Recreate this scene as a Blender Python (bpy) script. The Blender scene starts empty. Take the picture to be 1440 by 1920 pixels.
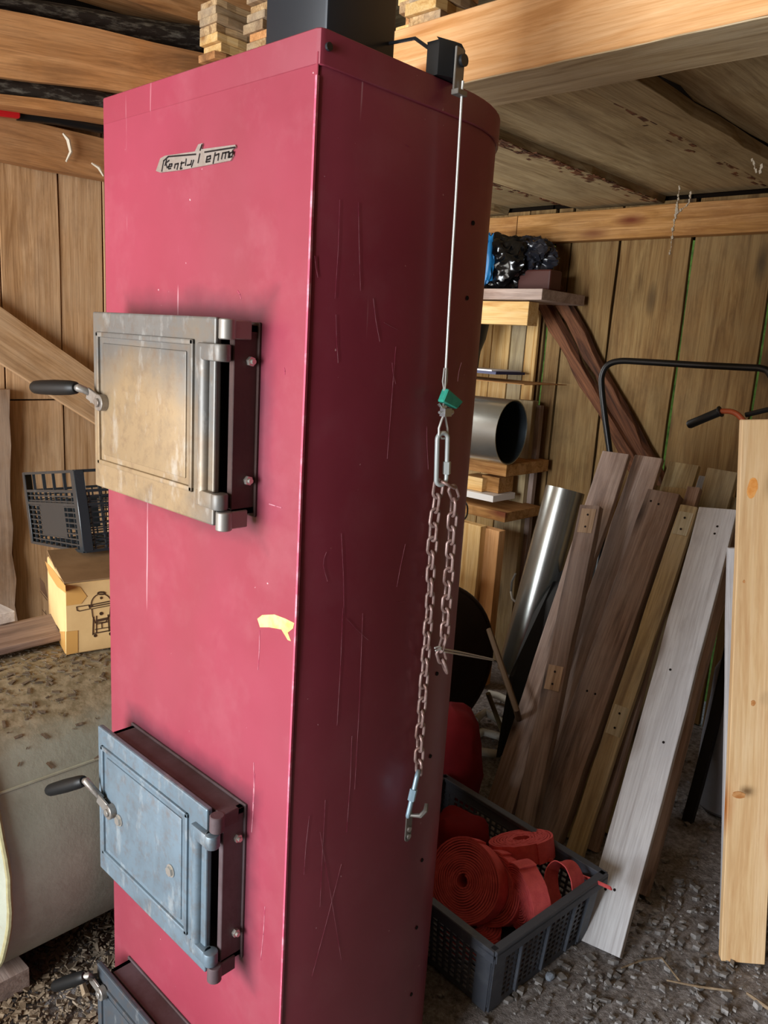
import bpy, bmesh, math, random
from mathutils import Vector, Matrix, noise
random.seed(11)
V = Vector
SC = bpy.context.scene
COL = SC.collection
PI = math.pi

# ------------------------------------------------------------------ camera
FPX = 1481.0
# rows: world X, Y, Z written in camera (right, down, forward) terms
MW = Matrix(((0.72062, 0.18916, -0.66703), (0.69068, -0.11190, 0.71445), (0.06051, -0.97555, -0.21129)))
CP = V((0, 0, 1.6))
cd = bpy.data.cameras.new('camera')
cam = bpy.data.objects.new('camera', cd)
COL.objects.link(cam)
right = V((MW[0][0], MW[1][0], MW[2][0])).normalized()
fwd = V((MW[0][2], MW[1][2], MW[2][2])).normalized()
up = right.cross(fwd).normalized()
right = fwd.cross(up)
cam.matrix_world = Matrix((
    (right.x, up.x, -fwd.x, CP.x), (right.y, up.y, -fwd.y, CP.y), (right.z, up.z, -fwd.z, CP.z), (0, 0, 0, 1)))
cd.sensor_fit = 'VERTICAL'
cd.sensor_height = 36
cd.lens = FPX * 36 / 1920
cd.clip_start = 0.05
SC.camera = cam


def ray(px, py):
    return MW @ V((px - 720, py - 960, FPX))


def at(px, py, ax, val):
    """world point seen at that spot of the photograph, on the plane axis=val"""
    r = ray(px, py)
    return CP + r * ((val - CP[ax]) / r[ax])


def atp(px, py, P, n):
    r = ray(px, py)
    return CP + r * ((P - CP).dot(n) / r.dot(n))


# ------------------------------------------------------------------ world, light, exposure
w = bpy.data.worlds.new('world')
SC.world = w
w.use_nodes = True
bg = w.node_tree.nodes['Background']
bg.inputs[0].default_value = (0.72, 0.84, 1.0, 1)
bg.inputs[1].default_value = 1.2
SC.view_settings.view_transform = 'Standard'
SC.view_settings.look = 'None'
SC.view_settings.gamma = 1
SC.view_settings.exposure = 0.0
SC.view_settings.use_curve_mapping = False


def area(name, loc, target, sx, sy, power, col):
    l = bpy.data.lights.new(name, 'AREA')
    l.shape = 'RECTANGLE'
    l.size = sx
    l.size_y = sy
    l.energy = power
    l.color = col
    o = bpy.data.objects.new(name, l)
    o.location = loc
    o.rotation_euler = (V(target) - V(loc)).to_track_quat('-Z', 'Y').to_euler()
    COL.objects.link(o)
    return o


area('doorway_daylight', (-1.3, -2.72, 1.25), (-1.3, 3, 1.0), 1.9, 2.1, 325, (0.93, 0.97, 1.0))
area('window_daylight', (-2.80, 2.45, 1.55), (-1.0, 2.95, 1.3), 0.7, 0.7, 9, (1.0, 0.97, 0.9))


# ------------------------------------------------------------------ materials
def lin(c):
    if isinstance(c, str):
        c = [int(c[i:i + 2], 16) / 255 for i in (0, 2, 4)]
    return tuple((x / 12.92 if x <= 0.04045 else ((x + 0.055) / 1.055) ** 2.4) for x in c) + (1,)


MATS = {}


class NT:
    def __init__(s, name):
        s.m = bpy.data.materials.new(name)
        s.m.use_nodes = True
        s.n = s.m.node_tree.nodes
        s.l = s.m.node_tree.links
        s.b = s.n['Principled BSDF']
        MATS[name] = s.m

    def node(s, t, **k):
        nd = s.n.new(t)
        for a, v in k.items():
            if a.startswith('i_'):
                nd.inputs[a[2:].replace('_', ' ')].default_value = v
            else:
                setattr(nd, a, v)
        return nd

    def link(s, a, b):
        s.l.new(a, b)

    def coords(s, scale=(1, 1, 1), rnd=True, rot=(0, 0, 0)):
        tc = s.node('ShaderNodeTexCoord')
        out = tc.outputs['Object']
        if rnd:
            oi = s.node('ShaderNodeObjectInfo')
            mu = s.node('ShaderNodeMath', operation='MULTIPLY')
            s.link(oi.outputs['Random'], mu.inputs[0])
            mu.inputs[1].default_value = 37.0
            ad = s.node('ShaderNodeVectorMath', operation='ADD')
            s.link(out, ad.inputs[0])
            s.link(mu.outputs[0], ad.inputs[1])
            out = ad.outputs[0]
        mp = s.node('ShaderNodeMapping')
        mp.inputs['Scale'].default_value = scale
        mp.inputs['Rotation'].default_value = rot
        s.link(out, mp.inputs[0])
        return mp.outputs[0]

    def noise(s, vec, scale, detail=4, rough=.6, dist=0):
        nd = s.node('ShaderNodeTexNoise')
        nd.inputs['Scale'].default_value = scale
        nd.inputs['Detail'].default_value = detail
        nd.inputs['Roughness'].default_value = rough
        nd.inputs['Distortion'].default_value = dist
        s.link(vec, nd.inputs['Vector'])
        return nd.outputs[0]

    def ramp(s, fac, stops, interp='LINEAR'):
        r = s.node('ShaderNodeValToRGB')
        r.color_ramp.interpolation = interp
        e = r.color_ramp.elements
        while len(e) < len(stops):
            e.new(0.5)
        for i, (p, c) in enumerate(stops):
            e[i].position = p
            e[i].color = c if len(c) == 4 else tuple(c) + (1,)
        s.link(fac, r.inputs[0])
        return r.outputs[0]

    def mix(s, fac, a, b, blend='MIX'):
        m = s.node('ShaderNodeMix', data_type='RGBA', blend_type=blend)
        if isinstance(fac, (int, float)):
            m.inputs[0].default_value = fac
        else:
            s.link(fac, m.inputs[0])
        for i, x in ((6, a), (7, b)):
            if isinstance(x, tuple):
                m.inputs[i].default_value = x
            else:
                s.link(x, m.inputs[i])
        return m.outputs[2]

    def bump(s, h, strength=.3, dist=.002):
        b = s.node('ShaderNodeBump')
        b.inputs['Strength'].default_value = strength
        b.inputs['Distance'].default_value = dist
        s.link(h, b.inputs['Height'])
        s.link(b.outputs[0], s.b.inputs['Normal'])

    def base(s, c, rough=.6, metal=0.0, spec=.5):
        if isinstance(c, tuple):
            s.b.inputs['Base Color'].default_value = c
        else:
            s.link(c, s.b.inputs['Base Color'])
        if isinstance(rough, (int, float)):
            s.b.inputs['Roughness'].default_value = rough
        else:
            s.link(rough, s.b.inputs['Roughness'])
        s.b.inputs['Metallic'].default_value = metal
        s.b.inputs['Specular IOR Level'].default_value = spec


BW = lambda a, b: [(a, (0, 0, 0)), (b, (1, 1, 1))]


def wood(name, light, mid, dark, grey=0.0, greycol='8f8577', stain=.25, staincol='3a2413', knots=True, grain=1.0, var=.25):
    t = NT(name)
    v = t.coords((1.2, 16 * grain, 16 * grain))
    vs = t.coords((1, 1, 1))
    n1 = t.noise(v, 1.3, 5, .62, 1.4)
    col = t.ramp(n1, [(.30, lin(dark)), (.46, lin(mid)), (.66, lin(light))])
    vf = t.coords((2.5, 90, 90))
    n2 = t.noise(vf, 2.0, 3, .7)
    col = t.mix(t.ramp(n2, [(.36, (.5, .5, .5)), (.56, (0, 0, 0))]), col, lin(dark))
    if knots:
        vk = t.coords((2.2, 7, 7))
        vo = t.node('ShaderNodeTexVoronoi')
        vo.inputs['Scale'].default_value = 1.0
        t.link(vk, vo.inputs['Vector'])
        k = t.ramp(vo.outputs['Distance'], [(.05, (1, 1, 1)), (.16, (.35, .35, .35)), (.22, (0, 0, 0))])
        col = t.mix(k, col, lin(staincol))
    if grey:
        ng = t.noise(vs, 3.5, 5, .6)
        g = t.ramp(ng, [(.38, (0, 0, 0)), (.62, (grey, grey, grey))])
        col = t.mix(g, col, lin(greycol))
    ns = t.noise(t.coords((2, 5, 5)), 1.5, 6, .7)
    sm = t.ramp(ns, [(.52, (0, 0, 0)), (.72, (stain, stain, stain))])
    col = t.mix(sm, col, lin(staincol))
    oi = t.node('ShaderNodeObjectInfo')
    hs = t.node('ShaderNodeHueSaturation')
    mr = t.node('ShaderNodeMapRange')
    mr.inputs[3].default_value = 1 - var
    mr.inputs[4].default_value = 1 + var * .5
    t.link(oi.outputs['Random'], mr.inputs[0])
    t.link(mr.outputs[0], hs.inputs['Value'])
    t.link(col, hs.inputs['Color'])
    t.base(hs.outputs[0], .78, 0, .25)
    t.bump(n2, .35, .0015)
    return t.m


def plain(name, c, rough=.5, metal=0.0, spec=.5, dirt=None, dscale=6, lo=.45, hi=.7, amt=.6, bump=0, bscale=60, stretch=(1, 1, 1)):
    t = NT(name)
    col = lin(c)
    if dirt:
        n = t.noise(t.coords(stretch), dscale, 6, .65)
        col = t.mix(t.ramp(n, [(lo, (0, 0, 0)), (hi, (amt, amt, amt))]), col, lin(dirt))
    t.base(col, rough, metal, spec)
    if bump:
        t.bump(t.noise(t.coords((1, 1, 1)), bscale, 4), bump, .002)
    return t.m


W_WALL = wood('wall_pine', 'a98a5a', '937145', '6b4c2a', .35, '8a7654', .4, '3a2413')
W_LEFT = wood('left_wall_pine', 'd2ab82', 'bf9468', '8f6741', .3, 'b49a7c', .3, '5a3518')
W_ORANGE = wood('fresh_pine', 'efbf8c', 'e2aa72', 'c88d54', .0, 'b49a7c', .12, '9a5a2a', var=.1)
W_BEAM = wood('plate_pine', 'c4935c', 'ab7a42', '7f5428', .1, 'b49a7c', .4, '6a3014', var=.08)
W_CEIL = wood('loft_board', 'b8a47e', 'a18b66', '755e3e', .3, '9c8c70', .35, '3d2814', knots=False)
W_GREY = wood('weathered_board', 'f0f0f2', 'dedcde', 'b4aeae', .4, 'c9c9cf', .25, '7a6250')
W_BROWN = wood('brown_board', 'bda597', '9f8475', '69544a', .35, 'b0a39d', .3, '3a261a')
W_YEL = wood('yellowed_board', 'd0bd92', 'b8a277', '866f4c', .3, 'b8b0a0', .25, '4a361f')
W_PALE = wood('pale_plank', 'e8c79c', 'dfba8a', 'cda070', 0, 'b49a7c', .15, 'b56a2c', var=.05)
W_OFF = wood('offcut_pine', 'f5d49a', 'e9bf7c', 'c89453', .1, 'b49a7c', .15, '9a6a3a')
W_DARK = wood('bark_slab', '8a5a3c', '68402a', '2c1b13', .0, 'b49a7c', .6, '1c120d')
W_LOG = wood('sawn_log', 'd9a06a', 'bf8550', '865730', .15, 'b49a7c', .3, '5a3a22', grain=.6)
BARK = plain('log_bark', '2a221c', .9, 0, .2, '8a8376', 14, .5, .75, .8, 1.0, 30, (1, 4, 4))


def red_paint(front=False):
    t = NT('red_paint_front' if front else 'red_paint')
    v = t.coords((1, 1, 1), False)
    n = t.noise(v, 2.2, 5, .6)
    col = t.mix(t.ramp(n, BW(.35, .7)), lin('903649'), lin('83303f'))
    d = t.noise(v, 7, 6, .7)
    col = t.mix(t.ramp(d, [(.5, (0, 0, 0)), (.85, (.16, .16, .16))]), col, lin('b8848a'))
    gl = t.noise(t.coords((1.2, 1.2, .35), False), 2.4, 3, .5)
    col = t.mix(t.ramp(gl, [(.42, (0, 0, 0)), (.62, (.3, .3, .3))]), col, lin('7c3a3e'))
    vs = t.coords((60, 60, 1.5), False, (0.05, 0.03, 0))
    s = t.noise(vs, 1.0, 2, .5)
    s2 = t.noise(v, 5, 3, .6)
    sm = t.ramp(s, [(.735, (0, 0, 0)), (.76, (.7, .7, .7))])
    sm = t.mix(t.ramp(s2, BW(.5, .6)), (0, 0, 0, 1), sm)
    col = t.mix(sm, col, lin('c99aa2'))
    sp = t.noise(v, 90, 2, .5)
    col = t.mix(t.ramp(sp, [(.76, (0, 0, 0)), (.79, (.7, .7, .7))]), col, lin('d9b0b4'))
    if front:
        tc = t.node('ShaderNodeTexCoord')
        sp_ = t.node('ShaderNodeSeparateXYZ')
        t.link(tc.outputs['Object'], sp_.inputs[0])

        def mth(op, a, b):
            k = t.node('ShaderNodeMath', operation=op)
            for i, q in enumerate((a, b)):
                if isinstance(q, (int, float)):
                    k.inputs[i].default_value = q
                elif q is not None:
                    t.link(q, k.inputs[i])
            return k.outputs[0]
        for (cx, cz, hx, hz) in ((-1.19, 1.46, .19, .165), (-1.19, .63, .19, .165)):  # dark halo round the doors: soot, with the frames' contact shadow painted in
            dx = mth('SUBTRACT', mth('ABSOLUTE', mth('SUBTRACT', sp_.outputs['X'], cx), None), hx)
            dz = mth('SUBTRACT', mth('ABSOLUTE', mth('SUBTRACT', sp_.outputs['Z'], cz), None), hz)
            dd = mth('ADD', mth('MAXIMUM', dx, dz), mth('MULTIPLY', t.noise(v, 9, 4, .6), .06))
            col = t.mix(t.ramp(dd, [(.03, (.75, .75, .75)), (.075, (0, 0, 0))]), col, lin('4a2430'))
    r = t.ramp(t.noise(v, 4, 5, .6), [(.3, (.33, .33, .33)), (.7, (.48, .48, .48))])
    t.base(col, r, 0, .5)
    t.bump(t.noise(v, 350, 2), .06, .001)
    return t.m


RED = red_paint()
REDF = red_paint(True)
LIDM = RED


def door_steel(name, steel, warm, amt):
    t = NT(name)
    v = t.coords((1, 1, 1), False)
    n = t.noise(v, 5, 6, .65)
    col = t.mix(t.ramp(n, BW(.35, .7)), lin(steel), tuple(.65 * x for x in lin(steel)[:3]) + (1,))
    g = t.node('ShaderNodeTexGradient', gradient_type='SPHERICAL')
    mp = t.node('ShaderNodeMapping')
    tc = t.node('ShaderNodeTexCoord')
    t.link(tc.outputs['Object'], mp.inputs[0])
    mp.inputs['Location'].default_value = (.2, 0, -.12)
    mp.inputs['Scale'].default_value = (3.9, 1.0, 4.6)
    t.link(mp.outputs[0], g.inputs[0])
    ad = t.node('ShaderNodeMath', operation='MULTIPLY_ADD')
    t.link(n, ad.inputs[0])
    ad.inputs[1].default_value = .9
    t.link(g.outputs['Fac'], ad.inputs[2])
    m = t.ramp(ad.outputs[0], [(.45, (0, 0, 0)), (.85, (amt, amt, amt))])
    col = t.mix(m, col, lin(warm))
    n3 = t.noise(v, 40, 4, .7)
    col = t.mix(t.ramp(n3, [(.5, (0, 0, 0)), (.75, (.5, .5, .5))]), col, lin('6a5444'))
    n4 = t.noise(v, 12, 6, .7)
    col = t.mix(t.ramp(n4, [(.5, (0, 0, 0)), (.72, (.4, .4, .4))]), col, lin('4f4a48'))
    n5 = t.noise(t.coords((1, 1, .4), False), 22, 5, .7)
    col = t.mix(t.ramp(n5, [(.55, (0, 0, 0)), (.7, (.3, .3, .3))]), col, lin('c8cac8'))
    t.base(col, .5, .35, .5)
    t.bump(n3, .15, .001)
    return t.m


D_WARM = door_steel('heat_stained_cast_iron', '6f6d6a', '9a8260', .85)
D_SKY = door_steel('sky_tinted_cast_iron', '6d7f8c', '7a8892', .2)  # grey iron with the bluish sky reflection put into its colour
D_DARK = door_steel('dark_cast_iron', '49525b', '585a5c', .2)
FRAME = plain('rusty_brown_frame', '402925', .6, .1, .5, '2c1c1b', 9, .4, .7, .7, .25, 90)
FRAME2 = plain('sooty_frame', '54464a', .65, .1, .5, '3a2422', 7, .4, .65, .8, .25, 90)
BLACKP = plain('black_plastic', '0c0d0e', .5, 0, .35)
BLACKM = plain('black_sheet_metal', '26282c', .42, .3, .5, '6f7478', 12, .62, .8, .5)
CHIM = plain('black_flue_paint', '2b2e33', .4, .3, .5, '8f969c', 9, .62, .85, .5, stretch=(1, 1, .5))
STEEL = plain('dull_steel', '86827c', .5, .5, .5, '6a5040', 20, .5, .8, .4)
ZINC = plain('zinc_plated', 'd0d2d2', .3, .85)
GALV = plain('galvanised_duct', 'b4b6b2', .27, .9, .5, '8f948f', 5, .4, .7, .5)
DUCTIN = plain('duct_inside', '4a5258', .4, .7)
CHAINM = plain('rusty_chain', 'b79c96', .5, .55, .5, '7a4a38', 60, .45, .65, .6)
BOLT = plain('bolt_steel', 'c2bdb5', .35, .8)
LOGOS = plain('logo_plate_steel', 'b3aaa4', .35, .6, .5, '8f8378', 60, .4, .7, .6)
DARKSTROKE = plain('dark_slot', '1d1514', .8, 0, .2)
WHITEP = plain('white_scratch', 'b07a84', .6, 0, .4, '93304a', 25, .4, .6, 1.0)
ORANGEP = plain('orange_paint_smear', 'e8a05c', .6, 0, .4, 'f0c08a', 40, .4, .6, .8)
CABLE = plain('white_wire_rope', 'cfcdc8', .45, .3)
TEAL = plain('teal_tape', '3fb59c', .5, 0, .5, '2b8f7c', 60, .4, .6, .7)
CARAB = plain('painted_white_steel', 'c6cccb', .45, .3)
CARBLUE = plain('pale_blue_steel', 'a6c3d4', .4, .4)
CARD = plain('cardboard', 'd3b07a', .85, 0, .2, 'b08a58', 6, .4, .7, .5)
CARDTOP = plain('dusty_cardboard', '8f7353', .9, 0, .2, '6d5338', 7, .4, .7, .6)
TAPE = plain('brown_parcel_tape', 'c49452', .3, 0, .5)
INK = plain('brown_ink', '4a3526', .9, 0, .1)
TANKM = plain('dusty_grey_green_tank', 'a3a592', .7, .0, .3, '86826a', 7, .42, .65, .6, .1, 60)
TAPEROLL = plain('white_tape', 'e6e2dd', .4)


def tank_mat():
    t = NT('tank_paint_under_sawdust')
    v = t.coords((1, 1, 1), False)
    n = t.noise(v, 6, 5, .65)
    col = t.mix(t.ramp(n, BW(.35, .7)), lin('9a9c8d'), lin('87887a'))
    ge = t.node('ShaderNodeNewGeometry')
    sx = t.node('ShaderNodeSeparateXYZ')
    t.link(ge.outputs['Normal'], sx.inputs[0])
    ad = t.node('ShaderNodeMath', operation='MULTIPLY_ADD')
    t.link(n, ad.inputs[0])
    ad.inputs[1].default_value = .35
    t.link(sx.outputs['Z'], ad.inputs[2])
    m = t.ramp(ad.outputs[0], [(.86, (0, 0, 0)), (1.0, (1, 1, 1))])
    n2 = t.noise(v, 45, 4, .7)
    dust = t.mix(t.ramp(n2, BW(.4, .62)), lin('7f7257'), lin('a3957a'))
    col = t.mix(m, col, dust)
    n4 = t.noise(v, 14, 3, .6)
    col = t.mix(t.ramp(n4, [(.68, (0, 0, 0)), (.75, (.6, .6, .6))]), col, lin('8a5a3a'))
    t.base(col, .75, 0, .3)
    t.bump(n2, .3, .003)
    return t.m


TANK = tank_mat()


def dirt_mat():
    t = NT('dirt_floor')
    v = t.coords((1, 1, 1), False)
    n = t.noise(v, 3, 6, .7)
    n2 = t.noise(v, 55, 5, .75)
    col = t.ramp(n2, [(.3, lin('544e4b')), (.5, lin('938c8a')), (.7, lin('c2bdbc'))])
    col = t.mix(t.ramp(n, [(.4, (0, 0, 0)), (.7, (.6, .6, .6))]), col, lin('746c6a'))
    t.base(col, .92, 0, .25)
    t.bump(n2, .9, .012)
    return t.m


DIRT = dirt_mat()
CHIP = wood('wood_chip', 'a8937a', '7d6a54', '4c3e30', .5, '8d8478', .3, '3a2a1c', False, var=.4)
STONE = plain('grey_stone', '9a9694', .9, 0, .3, '5c5754', 30, .4, .6, .8)
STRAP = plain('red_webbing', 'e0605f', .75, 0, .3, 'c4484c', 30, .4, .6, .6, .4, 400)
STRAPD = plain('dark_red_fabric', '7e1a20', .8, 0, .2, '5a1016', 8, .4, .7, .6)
CRATE = plain('grey_black_crate', '484c55', .5, 0, .5, '8b8f92', 10, .55, .8, .35)
CRATEB = plain('blue_black_crate', '262c30', .3, 0, .5, '7d8486', 14, .6, .85, .35)
BAG = plain('black_bag_film', '08090b', .18, 0, .6)
BAGG = plain('grey_bag_film', '23242b', .25, 0, .6)
BLUE = plain('blue_plastic', '1c6fa8', .4)
DRUM = plain('dark_drum', '33251a', .5, .3, .5, '4a3420', 5, .4, .7, .6)
HOSE = plain('white_hose', 'cfccc2', .6, 0, .4, '8f8878', 20, .5, .7, .6)
REDM = plain('red_tool_paint', 'c01820', .35)
ORROD = plain('orange_lacquer', 'b0532f', .4)
PAPER = plain('white_paper', 'e9e9ee', .8)
PAPERB = plain('navy_cover', '2a2f55', .5)
WEB = plain('dusty_cobweb', 'cfc3ae', .9, 0, .1)
SACK = plain('grey_sack', '8f9099', .8, 0, .2, '6d6e76', 8, .4, .7, .5, .3, 40)
ROPE = plain('old_rope', '96906e', .9, 0, .2, '8a8060', 60, .4, .6, .8)
TAR = plain('dark_cladding', '1a130d', .95, 0, .1)
GRASS = plain('grass', '5f7a34', .9, 0, .2, '3f5a22', 20, .4, .6, .8)
LEAF = plain('hedge_leaf', '8fae46', .8, 0, .3, '4e7028', 12, .4, .6, .9, .6, 30)
PIPEBLK = plain('black_pipe', '161617', .35, .2)


# ------------------------------------------------------------------ mesh helpers
def loc_of(parent):
    return parent.matrix_basis.translation if parent else V((0, 0, 0))


def full(o):
    m = o.matrix_basis.copy()
    p = o.parent
    if p:
        return full(p) @ o.matrix_parent_inverse @ m
    return m


def link(o, parent):
    COL.objects.link(o)
    if parent:
        o.parent = parent
        o.matrix_parent_inverse = full(parent).inverted()


class MB:
    def __init__(s):
        s.b = bmesh.new()

    def verts(s, pts):
        return [s.b.verts.new(p) for p in pts]

    def hexa(s, p):
        v = s.verts(p)
        for f in ((0, 3, 2, 1), (4, 5, 6, 7), (0, 1, 5, 4), (1, 2, 6, 5), (2, 3, 7, 6), (3, 0, 4, 7)):
            s.b.faces.new([v[i] for i in f])
        return s

    def box(s, lo, hi):
        a, b = V(lo), V(hi)
        a, b = V([min(x, y) for x, y in zip(a, b)]), V([max(x, y) for x, y in zip(a, b)])
        return s.hexa([(a.x, a.y, a.z), (b.x, a.y, a.z), (b.x, b.y, a.z), (a.x, b.y, a.z),
                       (a.x, a.y, b.z), (b.x, a.y, b.z), (b.x, b.y, b.z), (a.x, b.y, b.z)])

    def obox(s, c, ax, ay, az):
        """centre and three half-extent vectors"""
        c, ax, ay, az = V(c), V(ax), V(ay), V(az)
        if ax.cross(ay).dot(az) < 0:
            az = -az
        return s.hexa([c - ax - ay - az, c + ax - ay - az, c + ax + ay - az, c - ax + ay - az,
                       c - ax - ay + az, c + ax - ay + az, c + ax + ay + az, c - ax + ay + az])

    def prism(s, pts, off):
        off = V(off)
        n = len(pts)
        a = s.verts([V(p) for p in pts])
        b = s.verts([V(p) + off for p in pts])
        s.b.faces.new(a[::-1])
        s.b.faces.new(b)
        for i in range(n):
            s.b.faces.new([a[i], a[(i + 1) % n], b[(i + 1) % n], b[i]])
        return s

    def ring(s, c, t, r, n, ref):
        t = t.normalized()
        u = (ref - t * ref.dot(t))
        if u.length < 1e-5:
            u = t.orthogonal()
        u.normalize()
        v = t.cross(u)
        return s.verts([c + (u * math.cos(2 * PI * k / n) + v * math.sin(2 * PI * k / n)) * r for k in range(n)])

    def tube(s, pts, r, n=8, closed=False, caps=True):
        pts = [V(p) for p in pts]
        m = len(pts)
        rs = r if isinstance(r, (list, tuple)) else [r] * m
        rings = []
        ref = (pts[1] - pts[0]).orthogonal()
        for i in range(m):
            if closed:
                t = pts[(i + 1) % m] - pts[i - 1]
            else:
                t = pts[min(i + 1, m - 1)] - pts[max(i - 1, 0)]
            tt = t.normalized()
            ref = ref - tt * ref.dot(tt)
            if ref.length < 1e-6:
                ref = tt.orthogonal()
            ref.normalize()
            rings.append(s.ring(pts[i], t, rs[i], n, ref))
        for i in range(m if closed else m - 1):
            a, b = rings[i], rings[(i + 1) % m]
            for k in range(n):
                s.b.faces.new([a[k], a[(k + 1) % n], b[(k + 1) % n], b[k]])
        if not closed and caps:
            s.b.faces.new(rings[0][::-1])
            s.b.faces.new(rings[-1])
        return s

    def cyl(s, a, b, r, n=16):
        return s.tube([a, b], r, n)

    def ribbon(s, pts, wid, nrm, th):
        """flat stroke along pts in the plane with normal nrm"""
        nrm = V(nrm).normalized()
        pts = [V(p) for p in pts]
        for a, b in zip(pts, pts[1:]):
            d = b - a
            if d.length < 1e-6:
                continue
            d.normalize()
            sd = nrm.cross(d) * wid / 2
            s.prism([a - sd - d * wid * .3, b - sd + d * wid * .3, b + sd + d * wid * .3, a + sd - d * wid * .3], nrm * th)
        return s

    def bevel(s, w, seg=1, ang=30):
        s.b.normal_update()
        ed = [e for e in s.b.edges if len(e.link_faces) == 2 and e.calc_face_angle(0) > math.radians(ang)]
        bmesh.ops.bevel(s.b, geom=ed, offset=w, segments=seg, affect='EDGES', profile=.5)
        return s

    def build(s, name, mat, parent=None, M=None, smooth=False, origin=None):
        bmesh.ops.recalc_face_normals(s.b, faces=s.b.faces[:])
        if origin is not None:
            bmesh.ops.translate(s.b, verts=s.b.verts[:], vec=-V(origin))
            M = Matrix.Translation(V(origin))
        if M is None:
            cs = [v.co for v in s.b.verts]
            lo = V([min(c[i] for c in cs) for i in range(3)])
            hi = V([max(c[i] for c in cs) for i in range(3)])
            o0 = V(((lo.x + hi.x) / 2, (lo.y + hi.y) / 2, lo.z))
            bmesh.ops.translate(s.b, verts=s.b.verts[:], vec=-o0)
            M = Matrix.Translation(o0)
        me = bpy.data.meshes.new(name)
        if smooth:
            for f in s.b.faces:
                f.smooth = True
            for e in s.b.edges:
                if len(e.link_faces) == 2 and e.calc_face_angle(0) > math.radians(38):
                    e.smooth = False
        s.b.to_mesh(me)
        s.b.free()
        me.materials.append(mat)
        o = bpy.data.objects.new(name, me)
        o.matrix_basis = M
        link(o, parent)
        return o


def smooth_path(P, n=6):
    out = []
    P = [V(p) for p in P]
    for i in range(len(P) - 1):
        p0, p1, p2, p3 = P[max(i - 1, 0)], P[i], P[i + 1], P[min(i + 2, len(P) - 1)]
        for k in range(n):
            t = k / n
            out.append(.5 * ((2 * p1) + (p2 - p0) * t + (2 * p0 - 5 * p1 + 4 * p2 - p3) * t * t + (3 * p1 - p0 - 3 * p2 + p3) * t ** 3))
    out.append(P[-1])
    return out


def tag(o, label, cat=None, group=None, kind=None):
    if label:
        o['label'] = label
    if cat:
        o['category'] = cat
    if group:
        o['group'] = group
    if kind:
        o['kind'] = kind
    return o


def thing(name, label, cat, loc, group=None, kind=None):
    o = bpy.data.objects.new(name, None)
    o.empty_display_size = .05
    o.matrix_basis = Matrix.Translation(V(loc))
    COL.objects.link(o)
    return tag(o, label, cat, group, kind)


def board(name, A, B, wdir, w, t, mat, parent=None, jit=.002, nx=8, bev=.0015, taper=1.0, nails=(), wane=0):
    """plank from A to B (centre line), width along wdir; local x runs along the grain"""
    A, B = V(A), V(B)
    L = (B - A).length
    x = (B - A) / L
    y = V(wdir)
    y = (y - x * y.dot(x)).normalized()
    z = x.cross(y)
    c = (A + B) / 2
    M = Matrix(((x.x, y.x, z.x, c.x), (x.y, y.y, z.y, c.y), (x.z, y.z, z.z, c.z), (0, 0, 0, 1)))
    m = MB()
    rows = []
    for i in range(nx + 1):
        f = i / nx
        ww = w * (1 + (taper - 1) * f) / 2
        a = ww + random.uniform(-jit, jit)
        b = ww + random.uniform(-jit, jit)
        px = -L / 2 + L * f
        zz = random.uniform(-jit, jit) * .3
        ra, rb = random.uniform(0, wane), random.uniform(0, wane)
        rows.append(m.verts([(px, -b, -t / 2 + zz), (px, a, -t / 2 + zz), (px, a - ra, t / 2 + zz), (px, -b + rb, t / 2 + zz)]))
    for i in range(nx):
        p, q = rows[i], rows[i + 1]
        for k in range(4):
            m.b.faces.new([p[k], q[k], q[(k + 1) % 4], p[(k + 1) % 4]])
    m.b.faces.new(rows[0])
    m.b.faces.new(rows[-1][::-1])
    if bev:
        m.b.normal_update()
        m.bevel(bev, 1, 50)
    o = m.build(name, mat, parent, M)
    for (u, v, sgn) in nails:
        nb = MB()
        P = M @ V((L * (u - .5), w * v, sgn * (t / 2 - .002)))
        nb.cyl(P, P + z * sgn * .003, .0042, 8)
        nb.build('nail_hole', DARKSTROKE, o)
    return o


def planeboard(name, A, B, C, t, mat, parent=None, **k):
    """A,B: centre line; C gives side"""
    return board(name, A, B, V(C), k.pop('w'), t, mat, parent, **k)


# ================================================================== the setting
XL, YB, ZC = -2.85, 3.4, 2.24
# floor: uneven trodden dirt
m = MB()
N = 130
x0, x1, y0, y1 = -3.1, 1.35, -3.0, 3.7
gv = []
for i in range(N + 1):
    row = []
    for j in range(N + 1):
        x = x0 + (x1 - x0) * i / N
        y = y0 + (y1 - y0) * j / N
        h = noise.noise(V((x * 1.7, y * 1.7, 3))) * .012 + noise.noise(V((x * 9, y * 9, 7))) * .006 - .006
        row.append(m.b.verts.new((x, y, h)))
    gv.append(row)
for i in range(N):
    for j in range(N):
        m.b.faces.new([gv[i][j], gv[i + 1][j], gv[i + 1][j + 1], gv[i][j + 1]])
fl = m.build('floor', DIRT, smooth=True, M=Matrix())
tag(fl, None, kind='structure')
# yard outside (seen only through the cracks) and hedge
o = MB().box((-14, -12, -.12), (12, 14, -.05)).build('ground', GRASS)
tag(o, None, kind='structure')


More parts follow.
